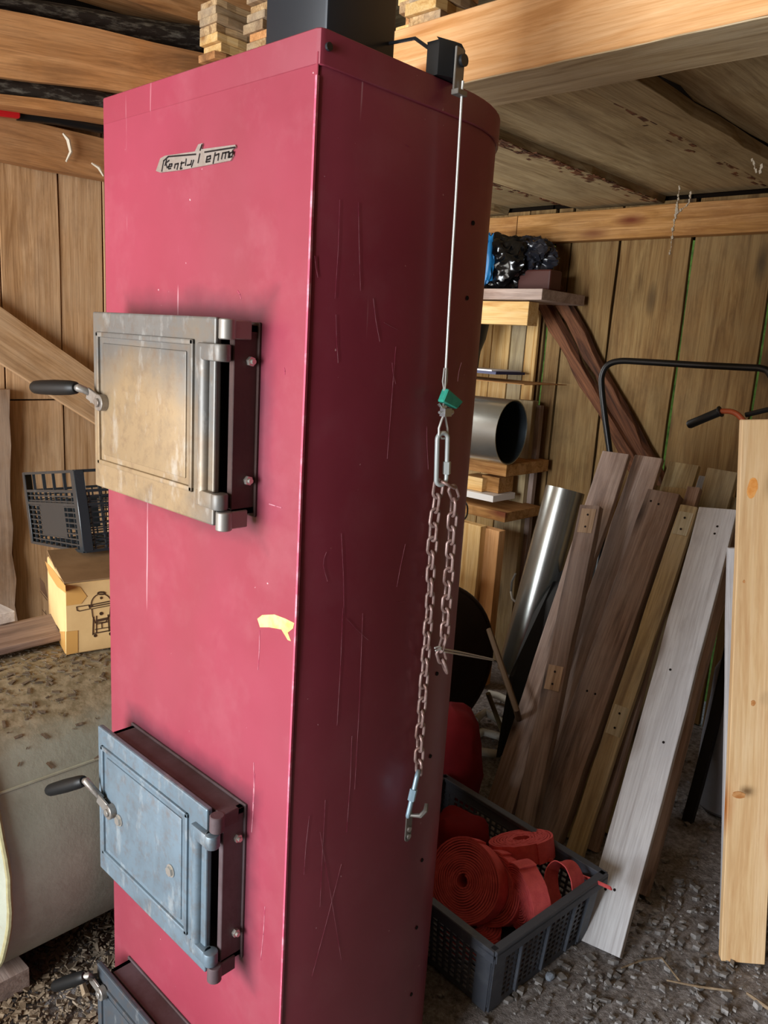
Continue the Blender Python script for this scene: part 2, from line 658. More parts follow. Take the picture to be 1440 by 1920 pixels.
def hedge(P, Q, h, d, label):
    m = MB()
    P, Q = V(P), V(Q)
    n = 26
    dr = (Q - P).normalized()
    sd = V((-dr.y, dr.x, 0))
    prof = [(-d, 0), (-d * 1.1, h * .4), (-d * .8, h * .8), (0, h), (d * .8, h * .8), (d * 1.1, h * .4), (d, 0)]
    rows = []
    for i in range(n + 1):
        c = P.lerp(Q, i / n)
        rr = []
        for (a, b) in prof:
            p = c + sd * a + V((0, 0, b))
            q = p + noise.noise_vector(p * 3.1) * (.14 if b > 0 else 0)
            q.z = max(q.z, -.06)
            rr.append(m.b.verts.new(q))
        rows.append(rr)
    for i in range(n):
        for k in range(len(prof) - 1):
            m.b.faces.new([rows[i][k], rows[i + 1][k], rows[i + 1][k + 1], rows[i][k + 1]])
    m.b.faces.new(rows[0])
    m.b.faces.new(rows[-1][::-1])
    o = m.build('hedge', LEAF, smooth=True)
    return tag(o, label, 'hedge')


hedge((-5, 5.2, -.05), (3, 5.2, -.05), 3.6, .4, 'green hedge outside, seen in slits between the back wall planks')

# back wall: outer cladding in strips that leave slits, planks in front
slitpx = [(1012, 800, 964, 1140), (1286, 640, 1252, 830), (1412, 690, 1398, 770)]
WBx = [at(a, b, 1, YB).x for a, b in ((1040, 470), (1068, 470), (1155, 460), (1297, 450), (1440, 560))]
jb = [-2.85, -2.74, -2.60, -2.46, -2.33] + [at(1020, 640, 1, YB).x, at(1068, 480, 1, YB).x, at(1148, 560, 1, YB).x,
     at(1284, 560, 1, YB).x, at(1427, 640, 1, YB).x]
jb += [jb[-1] + .2, jb[-1] + .43, jb[-1] + .62, jb[-1] + .86, jb[-1] + 1.05, jb[-1] + 1.3, jb[-1] + 1.55, jb[-1] + 1.85, 1.2]
jb = sorted(set(j for j in jb if j <= 1.2))
slits = [jb[5], jb[8], jb[9]]
wb = MB()
edges = [XL - .05] + sorted(slits) + [1.25]
for a, b in zip(edges, edges[1:]):
    wb.box((a + .012, YB + .032, 0), (b - .045, YB + .05, ZC + .9))
wb.box((XL - .05, YB + .05, 2.1), (1.25, YB + .06, ZC + .9))
wall_back = tag(wb.build('wall_back', TAR), None, kind='structure')
for i, (a, b) in enumerate(zip(jb, jb[1:])):
    g = .0075 if (a in slits or b in slits) else .0035
    d = random.uniform(0, .006)
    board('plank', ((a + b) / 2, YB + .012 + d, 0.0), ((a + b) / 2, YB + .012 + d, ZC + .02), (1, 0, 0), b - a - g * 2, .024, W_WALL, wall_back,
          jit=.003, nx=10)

# left wall: planks, window opening hidden behind the boiler
jl = [at(0, 600, 0, XL).y + .01, at(112, 450, 0, XL).y, at(193, 400, 0, XL).y]
W0, W1, WZ0, WZ1 = 2.1, 2.85, 1.2, 1.9
ys = [-2.8, -2.55, -2.3, -2.05, -1.8, -1.6, -1.38, -1.15, -.9, -.66, -.42, -.2, .04, .27, .5, .72] + jl + [1.68, 1.9, 2.1, 2.35, 2.6, 2.85, 3.1, 3.38]
wl = MB()
wl.box((XL - .06, -2.8, 0), (XL - .035, jl[0] - .0, 3.0))
wl.box((XL - .06, jl[0] + .012, 0), (XL - .035, W0, 3.0))
wl.box((XL - .06, W0, 0), (XL - .035, W1, WZ0))
wl.box((XL - .06, W0, WZ1), (XL - .035, W1, 3.0))
wl.box((XL - .06, W1, 0), (XL - .035, 3.45, 3.0))
wall_left = tag(wl.build('wall_left', TAR), None, kind='structure')
for a, b in zip(ys, ys[1:]):
    g = .005
    x = XL - .012 - random.uniform(0, .006)
    seg = [(0, 2.3)]
    if a >= W0 - .01 and b <= W1 + .01:
        seg = [(0, WZ0), (WZ1, 2.3)]
    elif b < W0 and b > .8:
        seg = [(0, 1.32 + random.uniform(-.01, .01)), (1.322, 2.3)]
    for z0, z1 in seg:
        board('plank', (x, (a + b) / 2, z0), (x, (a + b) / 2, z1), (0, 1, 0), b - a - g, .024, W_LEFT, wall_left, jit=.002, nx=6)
# window frame
fw = MB()
for lo, hi in (((W0 - .02, WZ0 - .03), (W1 + .02, WZ0)), ((W0 - .02, WZ1), (W1 + .02, WZ1 + .03)),
               ((W0 - .03, WZ0), (W0, WZ1)), ((W1, WZ0), (W1 + .03, WZ1)), ((W0 + .36, WZ0), (W0 + .39, WZ1))):
    fw.box((XL - .04, lo[0], lo[1]), (XL + .01, hi[0], hi[1]))
tag(fw.build('window_1', W_LEFT), None, kind='structure')

# front wall with a wide doorway, right wall, roof (behind the camera: they shape the light)
wf = MB()
wf.box((XL - .05, -2.86, 0), (-2.3, -2.82, 3.0)).box((-.3, -2.86, 0), (1.25, -2.82, 3.0)).box((-2.3, -2.86, 2.35), (-.3, -2.82, 3.0))
tag(wf.build('wall_front', W_LEFT), None, kind='structure')
wr = MB().box((1.2, -2.82, 0), (1.25, 3.43, 3.0))
tag(wr.build('wall_right', TAR), None, kind='structure')
rf = MB().box((XL - .3, -3.1, 3.0), (1.4, 3.7, 3.05))
ceil_o = tag(rf.build('ceiling', W_CEIL), None, kind='structure')

# wall plates
Y0 = .9
zl0, zl1 = at(100, 322, 0, XL + .02).z, at(100, 242, 0, XL + .02).z
o = board('wall_plate', (XL + .035, -2.8, (zl0 + zl1) / 2), (XL + .035, 3.38, (zl0 + zl1) / 2), (0, 0, 1), zl1 - zl0, .06, W_LOG, jit=.003, nx=20)
tag(o, 'long horizontal sawn timber nailed along the top of the left wall', 'beam')
xj = at(976, 430, 1, YB - .03).x
o = board('wall_plate', (xj + .003, YB - .035, 2.165), (1.2, YB - .035, 2.175), (0, 0, 1), .128, .06, W_BEAM, jit=.002, nx=14)
tag(o, 'golden horizontal timber across the top of the back wall', 'beam')
o = board('wall_plate', (XL + .07, YB - .03, 2.165), (xj - .004, YB - .03, 2.165), (0, 0, 1), .128, .06, W_BEAM, jit=.002)
tag(o, 'short golden timber left of the long back beam, above the black bags', 'beam')

# big crossbeam over the boiler
o = board('crossbeam', (XL + .03, 1.745, 2.318), (1.2, 1.745, 2.318), (0, 0, 1), .165, .195, W_ORANGE, jit=.0015, nx=24, bev=.003)
tag(o, 'thick pale orange pine beam crossing above the red boiler', 'beam')
CROSSBEAM_TOP = 2.4
W_RAW = wood('dusty_sawn_face', 'c9b492', 'b39b76', '8d7452', .3, 'bdb09a', .2, '5a4630', False)
board('sawn_underside', (XL + .03, 1.745, 2.2338), (1.2, 1.745, 2.2338), (0, 1, 0), .192, .003, W_RAW, o, jit=.002, nx=60, bev=0)

# loft boards behind the beam
lb = [-2.85, -2.45, at(922, 342, 2, 2.25).x, at(1000, 368, 2, 2.25).x - .0, -1.63, -1.16, -1.02, -.62, -.3, .02, .3, .62, .9, 1.2]
lb = sorted(lb)
zz = [.0, .03, .012, .0, .028, .0, .04, .012, .03, 0, .03, .0, .03, .01]
for i, (a, b) in enumerate(zip(lb, lb[1:])):
    t = .034
    ovl = .03 if zz[i] > .02 else 0
    z = ZC + .008 + zz[i] + t / 2
    o = board('loft_board' if i < 7 else 'plank', ((a + b) / 2, 1.85, z), ((a + b) / 2, YB + .0, z), (1, 0, 0), b - a - .006 + ovl, t, W_CEIL, None if i < 7 else ceil_o, jit=.006, nx=12, wane=.012)
    if i >= 7:
        continue
    lab = {0: 'far left loft board above the black bags behind the boiler', 1: 'raised loft board at the far left of the ceiling strip',
           2: 'narrow pale loft board just right of the boiler top', 3: 'wide brown loft board right of the boiler, mold stained along its edge',
           4: 'wide middle loft board with dark stained edge, below the crossbeam', 5: 'narrow side board stepping up beside the stained loft board',
           6: 'broad smooth pale loft board at the right edge of the frame'}.get(i, 'pale loft board further right, mostly out of frame')
    tag(o, lab, 'board', 'boards of the loft ceiling')
    # mould-dark waney strip on the lower boards' right edge
    if i in (3, 4, 2):
        e = MB()
        for k in range(150):
            f = random.random()
            y = 1.9 + 1.45 * f
            e.obox((b - abs(random.gauss(0, .03)) - .004, y, ZC + .007 + zz[i] + random.uniform(0, .002)), (random.uniform(.002, .009), random.uniform(-.002, .002), 0), (random.uniform(-.003, .003), random.uniform(.004, .03), 0), (0, 0, .0012))
        tag(e.build('mould_flakes', W_DARK, o), None, kind='stuff')

# ================================================================== boiler
BX0, BX1, BY0, BYc, BZ, R = -1.487, -.887, .769, 1.075, 1.995, .30
boiler = thing('boiler', 'tall dark red steel boiler with three cast iron doors and a rounded back', 'boiler', (-1.187, 1.07, 0))


def dprof(g=0.0, fr=.006, z=0):
    pts = []
    x0, x1, y0 = BX0 - g, BX1 + g, BY0 - g
    pts += [(x0 + fr, y0), (x1 - fr, y0), (x1 - fr * .3, y0 + fr * .3), (x1, y0 + fr), (x1, BYc)]
    r = R + g
    for k in range(1, 32):
        a = PI * k / 32
        pts.append((-1.187 + r * math.cos(a), BYc + r * math.sin(a)))
    pts += [(x0, BYc), (x0, y0 + fr), (x0 + fr * .3, y0 + fr * .3)]
    return [V((x, y, z)) for x, y in pts]


m = MB()
m.prism(dprof(0, .008, .0), (0, 0, BZ - .0))
m.build('body_shell', RED, boiler, smooth=True, origin=((-1.187, 1.07, 0)))
# front panel with folded lip
m = MB()
m.box((BX0 + .002, BY0 - .003, .0), (BX1 - .001, BY0 + .0, BZ - .02))
m.bevel(.001)
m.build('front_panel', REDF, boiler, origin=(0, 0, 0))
m = MB()
for k in range(40):
    z = .03 + k * (BZ - .08) / 40
    zz1 = z + (BZ - .08) / 40
    a, b = [BX1 + .0005 + .0015 * noise.noise(V((q * 3, 1, 1))) for q in (z, zz1)]
    m.hexa([(a - .004, BY0 - .0045, z), (a, BY0 - .0045, z), (a, BY0 - .0005, z), (a - .004, BY0 - .0005, z),
            (b - .004, BY0 - .0045, zz1), (b, BY0 - .0045, zz1), (b, BY0 - .0005, zz1), (b - .004, BY0 - .0005, zz1)])
LIP = plain('highlit_red_edge', 'c0506a', .35, 0, .6, 'e0a0ae', 30, .5, .7, .8)  # paler red paints the highlight along the folded edge
m.build('folded_edge', LIP, boiler)
# lid
m = MB()
m.prism(dprof(.004, .01, 1.958), (0, 0, .046))
m.bevel(.0015, 1, 60)
lid = m.build('lid', RED, boiler, smooth=True, origin=((0, 0, 0)))
m = MB()
P = at(615, 88, 0, BX1 + .004)
m.cyl(P, P + V((.004, 0, 0)), .0055, 12)
m.build('screw', BLACKM, lid)
for (px, py) in ((820, 1415), (795, 1615), (787, 1740), (776, 1866), (835, 1260), (870, 760), (888, 560), (900, 420)):
    q = at(px, py, 0, BX1)
    if q.y > BYc:
        q.y = min(q.y, BYc + .06)
        q.x = -1.187 + math.sqrt(max(0, R * R - (q.y - BYc) ** 2)) - .001
    m = MB().cyl(q, q + V((.003, .0, 0)), .004, 10)
    m.build('screw', DARKSTROKE, boiler)

# logo plate
FY = BY0 - .003


def lp(x, y, dy=0):
    return at(240 + x / 5.538, 220 + y / 5.538, 1, FY - dy)


pl = [(305, 560), (350, 430), (400, 402), (710, 358), (745, 285), (790, 272), (778, 335), (1130, 288), (1137, 312), (1095, 345), (1112, 400), (1080, 452), (890, 490), (560, 552), (350, 577)]
m = MB()
m.prism([lp(*p) for p in pl], (0, -.003, 0))
plate = m.build('logo_plate', LOGOS, boiler)
m = MB()
strokes = [
    [(352, 560), (372, 452), (420, 408), (705, 384)], [(798, 362), (1112, 312)], [(768, 285), (750, 342)],
    [(452, 508), (425, 512), (432, 488), (458, 484), (455, 508)], [(418, 512), (424, 535), (445, 530)],
    [(483, 527), (491, 488), (524, 480), (510, 540)], [(560, 462), (545, 535), (562, 530)], [(550, 480), (585, 470)],
    [(606, 433), (597, 500)], [(615, 498), (652, 490), (662, 448)], [(683, 446), (660, 515)],
    [(747, 380), (728, 472)], [(820, 442), (856, 430), (858, 400), (822, 410), (812, 465), (852, 456)],
    [(907, 368), (885, 478)], [(908, 395), (945, 380), (935, 447)], [(972, 432), (985, 372), (1018, 366), (1008, 428)],
    [(1018, 366), (1050, 358), (1042, 420)], [(1092, 358), (1060, 372), (1056, 415), (1080, 408), (1092, 358)],
    [(385, 500), (402, 440)], [(400, 470), (428, 448)], [(395, 475), (408, 525)]]
for st in strokes:
    m.ribbon([lp(x, y, .0031) for x, y in st], .0024, (0, -1, 0), .0006)
m.build('lettering', DARKSTROKE, plate)

# orange paint smear, drips, scratches
m = MB()
sm = [(483, 1160), (492, 1153), (515, 1152), (536, 1160), (552, 1168), (550, 1178), (540, 1186), (546, 1202), (540, 1200), (528, 1180), (505, 1176), (488, 1176)]
m.prism([at(x, y, 1, FY) for x, y in sm], (0, -.0006, 0))
m.build('paint_smear', ORANGEP, boiler)
m = MB()
for a, b in (((487, 1182), (484, 1255)), ((476, 1430), (474, 1520)), ((478, 1450), (472, 1560)), ((497, 1700), (489, 1800)), ((446, 545), (452, 560)), ((505, 945), (528, 952)), ((533, 690), (534, 702))):
    A, B = at(*a, 1, FY), at(*b, 1, FY)
    m.ribbon([A, A.lerp(B, .5) + V((.0015, 0, 0)), B], .0016, (0, -1, 0), .0005)
for a, b in (((637, 375), (628, 560)), ((672, 380), (676, 545)), ((630, 590), (634, 680)), ((612, 1035), (606, 1060)), ((606, 1060), (614, 1090)), ((643, 1140), (632, 1360)), ((640, 1000), (645, 1150)),
             ((680, 1150), (665, 1480)), ((742, 650), (726, 860)), ((735, 680), (742, 720)), ((660, 1380), (650, 1560)), ((610, 1500), (600, 1700)), ((640, 1620), (585, 1830)), ((600, 1560), (640, 1800)),
             ((760, 1020), (744, 1100)), ((741, 1130), (758, 1128)), ((865, 680), (858, 715)), ((720, 605), (745, 618)), ((650, 1160), (690, 1200)), ((580, 1530), (570, 1640)),
             ((800, 800), (803, 880)), ((700, 560), (712, 640)), ((590, 480), (596, 520)), ((760, 270), (768, 276))):
    A, B = at(*a, 0, BX1 + .0005), at(*b, 0, BX1 + .0005)
    c = A.lerp(B, .5) + V((0, random.uniform(-.002, .002), 0))
    m.ribbon([A, c, B], random.uniform(.0004, .0010), (1, 0, 0), .0004)
tag(m.build('scratches', WHITEP, boiler), None, kind='stuff')


# --- doors
def door(zc, h, X0, X1, steel, frmat, gripP, armP, bossP, label, cap=None, bolts=(), ystart=.694, lug=True):
    """zc bottom z; door front plane at ystart"""
    Yf = ystart
    z0, z1 = zc, zc + h
    lx1 = X1 - .026
    m = MB()
    m.box((X0, Yf, z0), (lx1, Yf + .012, z1))
    m.bevel(.003, 2)
    leaf = d = m.build('door', steel, boiler, origin=(((X0 + X1) / 2, Yf, (z0 + z1) / 2 - .12)))
    tag(d, label)
    # frame: four sided hollow box
    f = MB()
    fx0, fx1, fz0, fz1 = X0 + .03, X1 - .004, z0 + .018, z1 - .008
    th = .012
    yf0, yf1 = Yf + .018, BY0 - .003
    f.box((fx0, yf0, fz0), (fx1, yf1, fz0 + th)).box((fx0, yf0, fz1 - th), (fx1, yf1, fz1))
    f.box((fx0, yf0, fz0), (fx0 + th, yf1, fz1)).box((fx1 - th, yf0, fz0), (fx1, yf1, fz1))
    f.box((fx0 + th, yf1 - .004, fz0 + th), (fx1 - th, yf1, fz1 - th))
    f.box((fx0 - .006, yf1 - .005, fz0 - .006), (fx1 + .004, yf1, fz1 + .004))
    f.bevel(.0012)
    fr = f.build('door_frame', frmat, d)
    for zb in (fz0 + .055, fz1 - .055):
        b = MB()
        b.cyl((fx1, yf1 - .018, zb), (fx1 + .006, yf1 - .018, zb), .0075, 6)
        b.cyl((fx1 + .006, yf1 - .018, zb), (fx1 + .011, yf1 - .018, zb), .004, 10)
        b.build('bolt', BOLT, d)
    # lugs on the frame with hinge pins
    for zb, s in ((z1 - .017, 1), (z0 + .012, -1)):
        l = MB()
        l.cyl((fx1 - .001, Yf + .006, zb - .015), (fx1 - .001, Yf + .006, zb + .015), .013, 14)
        l.box((fx1 - .012, Yf + .006, zb - .014), (fx1 + .004, yf0 + .03, zb + .014))
        l.bevel(.0015)
        l.build('hinge_lug', frmat if zc < .6 else STEEL, d, smooth=True)
    # raised inner field with rim
    m = MB()
    ix0, ix1, iz0, iz1 = X0 + .018, lx1 - .055, z0 + .045, z1 - .035
    rim = .009
    yy = Yf - .0045
    for lo, hi in (((ix0, iz0), (ix1, iz0 + rim)), ((ix0, iz1 - rim), (ix1, iz1)), ((ix0, iz0), (ix0 + rim, iz1)), ((ix1 - rim, iz0), (ix1, iz1))):
        m.box((lo[0], yy, lo[1]), (hi[0], Yf + .004, hi[1]))
    m.bevel(.002, 2)
    m.build('raised_rim', steel, leaf, origin=(((X0 + X1) / 2, Yf, (z0 + z1) / 2 - .12)), smooth=True)
    m = MB()
    m.box((ix0 + rim + .012, Yf - .0025, iz0 + rim + .01), (ix1 - rim - .012, Yf + .004, iz1 - rim - .01))
    m.bevel(.0024, 2)
    m.build('raised_field', steel, leaf, origin=(((X0 + X1) / 2, Yf, (z0 + z1) / 2 - .12)), smooth=True)
    # half-round stile along the hinge side
    m = MB()
    m.tube([(lx1 - .026, Yf + .001, z0 + .032), (lx1 - .026, Yf + .001, z1 - .045)], .0115, 14)
    m.build('hinge_stile', steel, leaf, smooth=True, origin=(((X0 + X1) / 2, Yf, (z0 + z1) / 2 - .12)))
    for zb in (z1 - .052, z0 + .042):
        e = MB()
        e.box((lx1 - .036, Yf - .010, zb - .013), (lx1 + .012, Yf + .010, zb + .013))
        e.cyl((lx1 + .014, Yf + .002, zb - .013), (lx1 + .014, Yf + .002, zb + .013), .0135, 16)
        e.bevel(.003, 2)
        e.build('hinge_ear', steel, leaf, smooth=True, origin=(((X0 + X1) / 2, Yf, (z0 + z1) / 2 - .12)))
    for (bx, bz) in bolts:
        b = MB()
        b.cyl((bx, Yf - .003, bz), (bx, Yf - .009, bz), .0095, 6)
        b.cyl((bx, Yf - .003, bz), (bx, Yf - .0045, bz), .0125, 16)
        b.build('bolt', BOLT, leaf)
    hd = d
    g = MB()
    a, b = V(gripP[0]), V(gripP[1])
    pts = [a.lerp(b, t) for t in (0, .04, .15, .5, .85, .97, 1)]
    g.tube(pts, [.0105, .0125, .0135, .0145, .0135, .0118, .0095], 16)
    return d, hd, g, leaf


def finish_handle(hd, g, gripP, bossP, Yf, mat):
    # three levels only: grip and lever are children of the door's handle
    a, b = V(gripP[0]), V(gripP[1])
    g.build('grip', BLACKP, hd, smooth=True)
    bp = V(bossP)
    l = MB()
    e = b + (b - a).normalized() * .006
    k1 = bp + V((-.035, -.004, .012))
    l.tube([b, e, e.lerp(k1, .5) + V((0, -.002, .002)), k1], [.006, .008, .007, .007], 8)
    sd = V((0, 0, 1))
    dr = (bp - k1).normalized()
    w2 = dr.cross(V((0, 1, 0))).normalized() * .011
    l.obox((k1 + bp) / 2 + V((0, -.006, 0)), dr * ((bp - k1).length / 2 + .006), w2, V((0, .0025, 0)))
    l.cyl(bp + V((0, -.012, 0)), bp + V((0, .002, 0)), .015, 20)
    l.cyl(bp + V((0, -.016, 0)), bp + V((0, -.002, 0)), .008, 12)
    # hooked catch behind the lever
    l.obox(k1 + V((.0, .012, -.008)), (.004, 0, 0), (0, .016, 0), (0, 0, .008))
    l.obox(k1 + V((.008, .03, -.02)), (.012, 0, 0), (0, .003, 0), (0, 0, .012))
    l.bevel(.001)
    l.build('lever', mat, hd, smooth=True)


def handle_parts(gpx, bpx, Yf):
    yb = Yf - .004
    boss = at(*bpx, 1, yb - .006)
    boss.y = yb
    g1 = at(*gpx[1], 1, Yf - .03)
    g0 = at(*gpx[0], 1, Yf - .055)
    return (g0, g1), boss


LV = plain('worn_steel_lever', '8f8a84', .4, .6, .5, '5a4334', 30, .5, .7, .7)
Yd = .700
gp, bp = handle_parts(((64, 726), (143, 727)), (189, 755), Yd)
d, hd, g, leaf = door(1.299, .321, -1.408, -.994, D_WARM, FRAME, gp, None, bp, 'upper firebox door with a heat browned raised field', ystart=Yd)
finish_handle(hd, g, gp, bp, Yd, LV)
gp, bp = handle_parts(((92, 1482), (157, 1464)), (206, 1522), Yd)
bo = [at(226, 1537, 1, Yd), at(323, 1631, 1, Yd)]
d, hd, g, leaf = door(.470, .328, -1.416, -.998, D_SKY, FRAME2, gp, None, bp, 'middle cast iron door with two bolts, bluish sky reflection painted in', bolts=[(q.x, q.z) for q in bo], ystart=Yd)
finish_handle(hd, g, gp, bp, Yd, LV)
gp, bp = handle_parts(((103, 1849), (160, 1830)), (190, 1862), Yd)
d, hd, g, leaf = door(-.02 + .03, .205, -1.44, -1.02, D_DARK, FRAME2, gp, None, bp, 'dark bottom ash door at the foot of the boiler', ystart=Yd)
finish_handle(hd, g, gp, bp, Yd, LV)

# hook plate on the side
hp = at(767, 1530, 0, BX1 + .002)
hb = at(765, 1577, 0, BX1 + .002)
m = MB()
zc_, y_ = (hp.z + hb.z) / 2, (hp.y + hb.y) / 2
m.box((BX1, y_ - .009, hb.z + .008), (BX1 + .003, y_ + .009, hp.z + .004))
m.cyl((BX1, y_, hb.z + .009), (BX1 + .003, y_, hb.z + .009), .009, 18)
m.bevel(.0006, 1, 50)
m.tube([(BX1 + .002, y_ + .002, hp.z + .0), (BX1 + .02, y_ + .012, hp.z + .004), (BX1 + .03, y_ + .014, hp.z + .02), (BX1 + .026, y_ + .02, hp.z + .03)], [.003, .005, .005, .004], 8)
hk = m.build('hook_plate', STEEL, boiler, smooth=True)
for dz in (.012, .028):
    b = MB().cyl((BX1 + .002, y_, hb.z + dz), (BX1 + .006, y_, hb.z + dz), .0052, 12)
    b.build('rivet', BOLT, hk)

# ------------------------------------------------------------------ flue
m = MB()
cx0, cx1, cy0, cy1 = -1.247, -1.083, .95, 1.114
m.box((cx0, cy0, 2.004), (cx1, cy1, 3.0))
m.bevel(.006, 2)
fl_ = thing('flue', 'square black steel flue rising from the top of the red boiler', 'flue', ((cx0 + cx1) / 2, (cy0 + cy1) / 2, 2.004))
m.build('flue_pipe', CHIM, fl_, smooth=True)
m = MB().box((cx0 - .012, cy0 - .012, 2.004), (cx1 + .012, cy1 + .012, 2.012))
m.build('collar', BLACKM, fl_)

# pulley bracket, damper rod, wire rope
br = thing('pulley_bracket', 'black bent steel bracket on the boiler lid edge guiding the wire rope', 'bracket', (-.89, 1.03, 2.004))
Pb = at(845, 150, 0, -.878)
by0, by1 = at(812, 120, 0, -.888).y, at(868, 120, 0, -.865).y
zt = at(850, 74, 0, -.875).z
zb = 1.985
m = MB()
prof = [(-.902, by0, 2.0045), (-.878, by0 - .0, 2.0045), (-.872, by0 + .012, 2.0045), (-.862, by1, 2.0045), (-.868, by1 + .006, 2.0045), (-.905, by1 + .008, 2.0045)]
hgt = zt - 2.0045
rows = []
for f, s in ((0, 0), (.75, 0), (.93, .006), (1, .016)):
    rows.append([V((x - s, y + (s if i in (0, 1) else -s * .5), z + hgt * f)) for i, (x, y, z) in enumerate(prof)])
vs = [m.verts(r) for r in rows]
for a, b in zip(vs, vs[1:]):
    for k in range(6):
        m.b.faces.new([a[k], a[(k + 1) % 6], b[(k + 1) % 6], b[k]])
m.b.faces.new(vs[0][::-1])
m.b.faces.new(vs[-1])
m.build('housing', BLACKM, br, smooth=True)
P0 = at(866, 165, 0, -.858)
m = MB()
m.box((-.866, P0.y - .014, P0.z - .01), (-.862, P0.y + .006, zt - .012))
m.box((-.866, P0.y - .016, P0.z - .012), (-.852, P0.y + .008, P0.z - .004))
m.bevel(.0008)
m.build('side_plate', STEEL, br)
m = MB()
m.cyl((-.861, P0.y, zt - .03), (-.856, P0.y, zt - .03), .009, 20)
m.build('pulley_wheel', BLACKM, br, smooth=True)

m = MB()
A = at(745, 104, 0, cx1 + .0)
B = at(818, 84, 0, -.90)
m.tube([V((cx1, 1.10, 2.115)), V((-1.0, 1.075, 2.10)), V((-.895, by0 + .012, zt - .02))], .003, 8)
tag(m.build('damper_rod', BLACKM), 'thin black rod running from the flue to the pulley bracket', 'rod')

XC = -.862
rope = thing('wire_rope', 'thin pale wire rope hanging down the dark side of the boiler', 'rope', at(835, 690, 0, XC))
ptop = V((-.857, P0.y, zt - .03))
pts = [V((-.857, P0.y, P0.z + .01)), at(866, 175, 0, -.858), at(853, 400, 0, XC), at(843, 560, 0, XC), at(836, 690, 0, XC), at(832, 762, 0, XC)]
m = MB()
m.tube(pts, .0021, 8)
m.build('cable', CABLE, rope, smooth=True)
m = MB()
for dx in (-.004, .004):
    m.tube([at(836, 690, 0, XC) + V((0, dx, 0)), at(834, 715, 0, XC) + V((0, dx * 1.4, 0)), at(833, 735, 0, XC)], .0013, 6)
m.build('frayed_end', CABLE, rope)
m = MB()
m.prism([at(x, y, 0, XC - .006) for x, y in ((829, 727), (858, 752), (846, 766), (819, 752))], (.014, 0, 0))
m.bevel(.002)
m.build('teal_tape', TEAL, rope)
m = MB()
c = at(836, 773, 0, XC)
m.obox(c, (.006, 0, 0), (0, .009, 0), (0, 0, .007))
m.cyl(c + V((0, -.018, 0)), c + V((0, .02, 0)), .0025, 8)
m.cyl(c + V((0, .011, 0)), c + V((0, .016, 0)), .0055, 6)
c2 = at(822, 757, 0, XC)
m.tube([c2, at(828, 764, 0, XC + .004), at(836, 762, 0, XC + .004)], .0025, 6)
m.build('cable_clamp', ZINC, rope)
m = MB()
loop = [(833, 775), (828, 788), (823, 803), (823, 815), (828, 822), (834, 822), (839, 815), (839, 803), (836, 788), (834, 775)]
m.tube([at(x, y, 0, XC) for x, y in loop], .0021, 8)
m.build('eye_loop', CABLE, rope, smooth=True)


def oval(c, L, Wd, along, side, n=20):
    out = []
    for k in range(n):
        a = 2 * PI * k / n
        x, y = math.cos(a), math.sin(a)
        s = (L - Wd) / 2
        out.append(c + along * (y * Wd / 2 + (s if y > 0 else -s)) + side * (x * Wd / 2))
    return out


def quicklink(name, label, P, Q, side, wd, mat, nutf):
    P, Q = V(P), V(Q)
    al = (P - Q).normalized()
    sd = (side - al * side.dot(al)).normalized()
    t = thing(name, label, 'carabiner', Q)
    m = MB()
    m.tube(oval((P + Q) / 2, (P - Q).length, wd, al, sd, 28), .0042, 10, closed=True)
    m.build('ring', mat, t, smooth=True)
    c = (P + Q) / 2 + sd * wd / 2 + al * ((P - Q).length * nutf)
    m = MB().cyl(c - al * .011, c + al * .011, .0072, 6)
    m.build('screw_nut', mat, t)
    return t


q1, q2 = at(830, 812, 0, XC), at(827, 909, 0, XC)
quicklink('carabiner', 'white screw link joining the wire rope to the rusty chain', q1, q2, V((.25, 1, 0)), .022, CARAB, -.18)
q3, q4 = at(784, 1447, 0, XC), at(765, 1530, 0, XC + .0)
quicklink('carabiner', 'pale blue screw link fixing the chain to the hook plate', q3, q4, V((.6, -1, 0)), .02, CARBLUE, .02)

# chain links
LINK = None


def chain(path, pitch, parent, start=0):
    global LINK
    path = [V(p) for p in path]
    seg = [(b - a).length for a, b in zip(path, path[1:])]
    tot = sum(seg)
    n = int(round(tot / pitch))
    for i in range(n):
        s = tot * (i + .5) / n
        k = 0
        while s > seg[k] and k < len(seg) - 1:
            s -= seg[k]
            k += 1
        c = path[k].lerp(path[k + 1], s / seg[k])
        al = (path[k + 1] - path[k]).normalized()
        ang = (.35 if (i + start) % 2 == 0 else .35 + PI / 2) + random.uniform(-.25, .25)
        base = V((0, 1, 0))
        base = (base - al * base.dot(al)).normalized()
        ot = al.cross(base)
        sd = base * math.cos(ang) + ot * math.sin(ang)
        nrm = al.cross(sd)
        M = Matrix(((sd.x, al.x, nrm.x, c.x), (sd.y, al.y, nrm.y, c.y), (sd.z, al.z, nrm.z, c.z), (0, 0, 0, 1)))
        if LINK is None:
            m = MB()
            m.tube(oval(V((0, 0, 0)), pitch * 1.28, .0165, V((0, 1, 0)), V((1, 0, 0)), 18), .0029, 8, closed=True)
            o = m.build('link', CHAINM, parent, M=M, smooth=True)
            LINK = o.data
        else:
            o = bpy.data.objects.new('link', LINK)
            o.matrix_basis = M
            link(o, parent)


